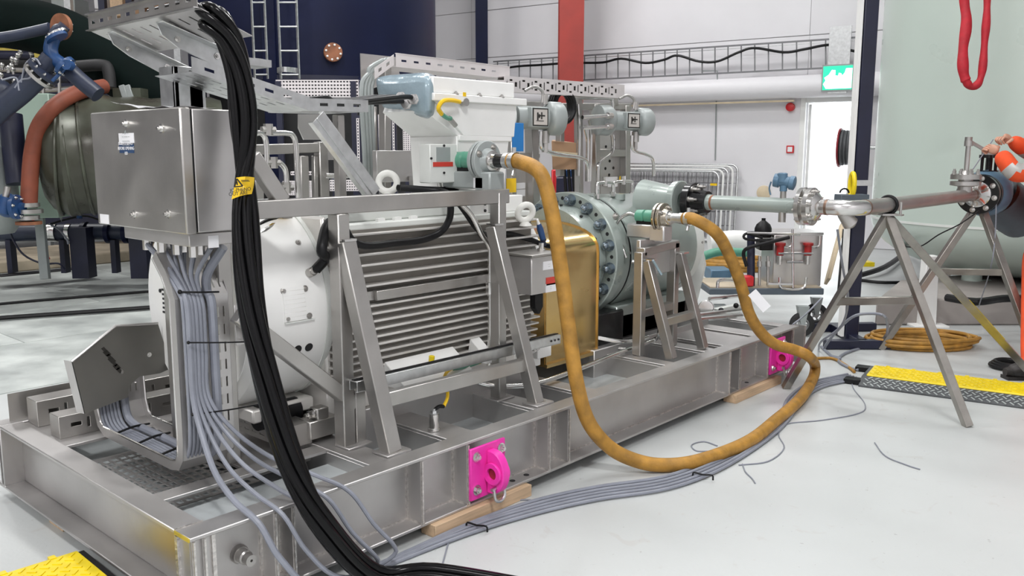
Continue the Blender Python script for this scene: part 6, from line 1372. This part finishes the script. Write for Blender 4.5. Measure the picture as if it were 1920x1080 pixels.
b = B(); b.bar(oy(1058, 178, 1.35), oy(1058, 162, 1.35), .02, .02, Y_); b.done('hook', 'steel', pb)
b = rb(1036, 332, 1092, 604, 8.2, .2); b.done('dark_filler', 'navy2', None, 'dark filler block added behind the pump flange below the blue crate', 'cabinet', bevel=.01)  # added block, only a dark backing that hides the red column's foot
for px in (1058, 1066, 1074): b = B(); b.tube([od(px, 318, 7.3), od(px + 3, 360, 7.3), od(px + 6, 420, 7.3)], .014, 8, 3); b.done('black_rod', 'black', rk)
# ================================================================== LEFT BACKGROUND
b = B(); b.tube([od(-140, 30, 9.6), od(0, 38, 9.8), od(110, 62, 10), od(190, 108, 10), od(260, 160, 10), od(340, 215, 10.2), od(420, 280, 10.6)], .30, 24, 6); b.done('air_duct', 'ductgreen', None, 'huge dark green flexible duct curving down behind the blue elbow pipe', 'duct')
bp = T('blue_pipework', 'slate blue pipe with elbow and blue valve rising in front of the green duct', 'pipe', od(90, 120, 8))
def bt_(name, pts, r, m, d=8.0, k=6, n=18, par=bp): b = B(); b.tube([od(x, y, d) for x, y in pts], r, n, k); return b.done(name, m, par)
bt_('pipe', [(-60, 262), (0, 205), (40, 172), (78, 136)], .105, 'pipeblue')
bt_('pipe', [(76, 132), (88, 118), (96, 108)], .085, 'pipeblue')
bt_('valve_body', [(100, 70), (95, 92), (100, 108), (118, 122)], .062, 'blue')
bt_('elbow', [(102, 66), (108, 56), (116, 54), (122, 48)], .052, 'pipeblue')
bt_('pipe', [(122, 124), (150, 150), (184, 178)], .075, 'pipeblue')
bt_('pipe', [(-40, 76), (20, 68), (60, 60), (94, 52)], .05, 'pipeblue', 8.2)
bt_('hand_lever', [(122, 128), (98, 152)], .016, 'blue', 7.9)
def disc(px, py, d, ax, r, t, m, par, nb=0, name='flange'):
    b = B(); c = od(px, py, d); b.lathe(c - ax * t / 2, ax, [(0, r), (t, r)], 28); b.done(name, m, par)
    if nb: bolts_on(par, c + ax * t / 2, ax, r * .8, nb, .012, .016, 'bright')
dn = (R * .75 + Z_ * .66).normalized()
disc(82, 134, 7.95, dn, .15, .03, 'pipeblue', bp, 8); disc(74, 142, 7.95, dn, .15, .03, 'steel', bp, 8); disc(106, 70, 7.95, (Z_ * .8 - R * .45).normalized(), .10, .03, 'blue', bp, 8); disc(108, 64, 7.98, (Z_ * .8 - R * .45).normalized(), .10, .02, 'bright', bp)
disc(115, 50, 8.1, (FH * .8 + R * .3).normalized(), .12, .04, 'rust', bp, 10)
disc(122, 124, 7.9, (R * .7 - Z_ * .7).normalized(), .10, .04, 'blue', bp, 6); disc(128, 122, 7.85, -FH, .045, .08, 'blue', bp)
# olive wrapped tank lying on its side
tk = T('wrapped_tank', 'olive horizontal tank wrapped in crinkled film behind the junction box', 'tank', od(210, 420, 9.3))
c = od(92, 292, 9.1); ax = (R * .93 + FH * .36).normalized()
b = B(); pr = [(-.10, .05), (-.09, .25), (-.05, .45), (.02, .56), (.10, .60)]
random.seed(5)
for k in range(14): pr.append((.18 + k * .12, .62 + (.025 if k % 3 == 0 else -.008) + random.uniform(-.01, .01)))
b.lathe(c, ax, pr, 48); b.done('shell', 'greentank', tk)
for k in (.12, .22, .36): b = B(); b.torus(c + ax * k, ax + Z_ * .06 * (1 if k > .2 else -1), .625, .018, 40, 8); b.done('wrap_ridge', 'greentank', tk)
b = B(); b.obox(od(245, 175, 9.4), R * .15, FH * .1, Z_ * .05); b.done('saddle', 'greentank', tk)
for px in (150, 260): f_ = od(px, 400, 10.2); f_.z = .42; b = B(); b.obox(f_, R * .1, FH * .1, Z_ * .30); b.done('support', 'navy2', tk)
# red brown hose
bh = T('suction_hose', 'red-brown thick hose arching over the olive tank and down to a clamp', 'hose', od(55, 400, 8.7))
b = B(); b.tube([od(54, 388, 8.6), od(56, 340, 8.6), od(60, 290, 8.6), od(70, 245, 8.6), od(88, 215, 8.6), od(115, 190, 8.7), od(150, 172, 8.9), od(195, 162, 9.2)], .078, 18, 6); b.done('hose_body', 'brownhose', bh)
for py in (384, 396, 408): disc(54, py, 8.6, Z_, .10 if py != 396 else .13, .04, 'steel', bh, 0, 'clamp')
disc(54, 418, 8.6, Z_, .12, .03, 'rust', bh)
bv2 = T('blue_valve', 'bright blue valve at the foot of the red-brown hose', 'valve', od(18, 400, 8.5))
b = B(); b.ball(od(14, 385, 8.5), .11, (1, 1, 1.1), 16); b.cyl(od(14, 385, 8.5), od(44, 392, 8.5), .06, 14); b.cyl(od(6, 400, 8.4), od(14, 370, 8.4), .07, 14); b.done('body', 'blue', bv2)
disc(30, 388, 8.45, R, .12, .04, 'blue', bv2, 6)
b = B(); b.cyl(od(10, 372, 8.4), od(14, 350, 8.4), .03, 10); b.done('stem', 'steel', bv2)
# mint cabinet panel and grey post
b = rb(24, 176, 100, 410, 9.6, .4); b.done('mint_cabinet', 'mint', None, 'pale mint green cabinet behind the red-brown hose', 'cabinet', bevel=.01)
b = B(); a, c_ = od(53, 186, 9.9), od(76, 425, 9.9); c_ = a + (c_ - a) * ((a.z - .16) / (a.z - c_.z)); b.bar(a, c_, .10, .06, FH); b.done('grey_upright', 'inst', None, 'leaning grey flat post in front of the red-brown hose', 'post', bevel=.004)
b = B(); b.prism([od(72, 360, 9.86), od(96, 378, 9.86), od(96, 404, 9.86), od(74, 388, 9.86)], FH * .03); b.done('mint_flag', 'mint', None, 'small mint green plate at the foot of the leaning grey post', 'plate')
b = B(); b.tube([od(20, 215, 8.9), od(26, 280, 8.9), od(34, 345, 8.9)], .11, 14, 4); b.done('dark_pipe', 'navy2', None, 'dark navy upright pipe left of the mint cabinet', 'pipe')
b = B(); b.lathe(od(-35, 330, 9.0) - Z_ * .6, Z_, [(0, .26), (.1, .33), (.9, .33), (1.05, .2), (1.1, .05)], 30); b.done('grey_drum', 'inst', None, 'grey rounded drum at the far left edge', 'drum')
b = B(); b.ball(od(-4, 178, 8.6), .16, (1, 1, 1), 18); b.cyl(od(-20, 170, 8.6), od(5, 185, 8.6), .1, 16); b.done('dark_blue_pump', 'pipeblue', None, 'dark blue rounded pump head at the left edge below the pipes', 'pump')
# blue manifold on the ledge
mf = T('blue_manifold', 'dark blue manifold pipe with silver clamps lying on the stained ledge', 'pipe', od(120, 470, 10.6))
b = B(); b.tube([od(-60, 438, 10.4), od(60, 437, 10.4), od(170, 434, 10.4), od(300, 436, 10.4)], .10, 20, 4); b.done('pipe', 'pipeblue', mf)
for px in (96, 104, 131, 160, 205, 238): disc(px, 436, 10.38, R, .13 if px in (160, 205, 238) else .108, .05, 'bright' if px < 150 else 'navy', mf, 0, 'clamp')
for px in (20, 120, 215): f_ = od(px, 460, 10.4); f_.z = .36; b = B(); b.obox(f_, R * .03, FH * .06, Z_ * .20); b.done('support', 'navy2', mf)
b = B(); b.tube([od(108, 397, 10), od(140, 396, 10), od(153, 395, 10)], .02, 8, 3); b.cyl(od(148, 395, 10), od(149, 410, 10), .03, 10); b.done('lever', 'blue', mf)
for pts, m_, lab in (([(40, 360), (52, 400), (75, 425), (80, 445), (84, 472), (92, 486)], 'red', 'red and white cable dangling over the blue manifold'), ([(15, 422), (25, 450), (45, 478), (80, 494), (110, 494), (122, 506)], 'navy2', 'dark cable trailing from the manifold into the floor pit'), ([(92, 420), (110, 430), (125, 448), (128, 458)], 'cable', 'thin pale hose hanging over the middle of the manifold'), ([(100, 350), (108, 380), (116, 415)], 'galv', 'thin bright rod leaning in front of the olive tank'), ([(95, 420), (130, 410), (160, 405), (185, 412)], 'black', 'black wires tangled on top of the manifold')):
    b = B(); b.tube([od(x, y, 10.1) for x, y in pts], .012 if m_ != 'red' else .016, 7, 5); b.done('loose_cable' if m_ != 'galv' else 'thin_rod', m_, None, lab, 'cable' if m_ != 'galv' else 'rod')
b = B(); p = oz(88, 508, .161); b.obox(V((p.x, p.y, .158)), X_ * .55, Y_ * .12, Z_ * .004); b.done('floor_pit', 'dark', None, 'dark open pit slot in the stained ledge', 'pit')
for i, (x0, y0, x1, y1, rr) in enumerate(((-80, 578, 275, 550, .014), (-80, 602, 275, 583, .022))):
    b = B(); b.tube([oz(x0, y0, rr + .014), oz((x0 + x1) / 2, (y0 + y1) / 2 - 3, rr + .014), oz(x1 + 260, y1 - 24, rr + .014)], rr, 8, 6); b.done('floor_cable', 'black', None, 'black cable stretched over the dark floor plates, ' + ('farther and thinner of two' if i == 0 else 'nearer and thicker of two'), 'cable')
# pallet rack with boxes at the far left top
pr_ = T('pallet_rack', 'grey pallet rack with upright posts high behind the green duct', 'rack', V((od(150, 285, 14).x, od(150, 285, 14).y, 0)))
for px in (-40, 78, 150, 212, 262, 345):
    a = od(px, 285, 14); a.z = 0; b = B(); b.obox(V((a.x, a.y, 3.0)), R * .05, FH * .05, Z_ * 3.0); b.done('upright', 'navy2' if px in (212, 262) else 'galv', pr_)
for z in (.3, 1.9, 3.42, 4.9):
    a, c_ = od(-60, 285, 14.05), od(360, 285, 14.05); a.z = c_.z = z; b = B(); b.bar(a, c_, .08, .12); b.done('beam', 'rust' if z > 3 else 'navy2', pr_)
    b = B(); m_ = (a + c_) / 2; b.obox(m_ + FH * .45 + Z_ * .07, R * ((c_ - a).length / 2), FH * .45, Z_ * .012); b.done('deck', 'ledge', pr_)
bxs = [(176, 198, -8, 16, 'paper'), (178, 197, 19, 36, 'paper'), (206, 230, -6, 30, 'wood'), (236, 262, 4, 30, 'card'), (284, 312, -10, 25, 'card'), (314, 348, -6, 22, 'wood'), (-10, 20, -12, 14, 'inst'), (30, 70, -10, 16, 'inst'), (96, 140, -6, 24, 'inst')]
nm = ['white box on the top shelf, leftmost of the white pair', 'white box on the shelf under the other white box', 'pale wooden crate on the top shelf beside the white boxes', 'small cardboard box on the top shelf', 'large brown cardboard box near the tray end', 'pale crate on the top shelf nearest the hanging black cables', 'grey crate at the far left end of the top shelf', 'second grey crate from the left on the top shelf', 'third grey crate from the left on the top shelf']
for (x0, x1, y0, y1, m_), lab in zip(bxs, nm): rb(x0, y0, x1, y1, 14.2, .5).done('storage_box', m_, None, lab, 'box', 'boxes on the pallet rack', bevel=.01)
b = B(); b.bar(od(232, -10, 13.9), od(250, 20, 13.9), .04, .03); b.done('pale_brace', 'galv', pr_)
# pipe rack behind the blue pipes: rails, pipes, yellow backing
rkk = T('pipe_rack', 'dark pipe rack with many horizontal pipes and rails behind the blue pipes', 'rack', V((od(90, 285, 11.8).x, od(90, 285, 11.8).y, 0)))
rb(-60, 78, 180, 118, 13.2, .05).done('yellow_backing', 'concreteyel', rkk)
rb(-60, 118, 330, 430, 13.4, .05).done('dark_backing', 'navy2', rkk)
for i, (x0, y0, x1, y1, r_, m_) in enumerate(((-60, 88, 48, 84, .03, 'concreteyel'), (-60, 102, 60, 104, .06, 'navy2'), (-60, 112, 70, 118, .07, 'dark'), (-20, 128, 120, 132, .05, 'steel'), (-20, 140, 130, 148, .06, 'navy2'), (70, 170, 240, 160, .035, 'steel'), (60, 183, 200, 182, .025, 'steel'), (150, 140, 330, 150, .04, 'inst'), (140, 155, 250, 150, .03, 'brownhose'), (110, 118, 220, 112, .04, 'steelblue'), (-40, 160, 40, 150, .05, 'dark'))):
    b = B(); b.tube([od(x0, y0, 11.6 + i * .06), od(x1, y1, 11.6 + i * .06)], r_, 12); b.done('rack_pipe', m_, rkk)
for px in (80, 110, 140, 205, 230, 58): rhs('rack_post', od(px, 110, 11.5), od(px + 2, 190, 11.5), .035, .03, rkk, 'steel', up=FH)
for k in range(14):
    random.seed(40 + k); q = od(random.uniform(0, 60), random.uniform(96, 160), 11.3); b = B(); b.ball(q, .035, n=8); b.cyl(q - Z_ * .06, q + Z_ * .02, .02, 8); b.done('fitting', 'bright', rkk)
b = B(); b.tube([od(130, 126, 9.6), od(190, 122, 9.6), od(203, 132, 9.6), od(207, 165, 9.6)], .065, 14, 5); b.done('elbow_pipe', 'dark', rkk)
for px, dx_ in ((228, 9), (238, 10)): rhs('rack_post', od(px, 160, 9.3), od(px + dx_, 190, 9.3), .06, .03, rkk, 'inst', up=FH)
for i, (pts) in enumerate(([(40, 155), (48, 120), (66, 110), (76, 122)], [(28, 165), (40, 150), (56, 146), (60, 132)], [(4, 150), (30, 146), (36, 170)])):
    b = B(); b.tube([od(x, y, 7.9) for x, y in pts], .009, 6, 5); b.done('loose_wire', 'cable', None, ('thin white wire looping by the blue pipe flange, upper of three', 'thin white wire below the blue pipe flange, middle of three', 'thin white wire at the dark blue pump head, lowest of three')[i], 'wire')
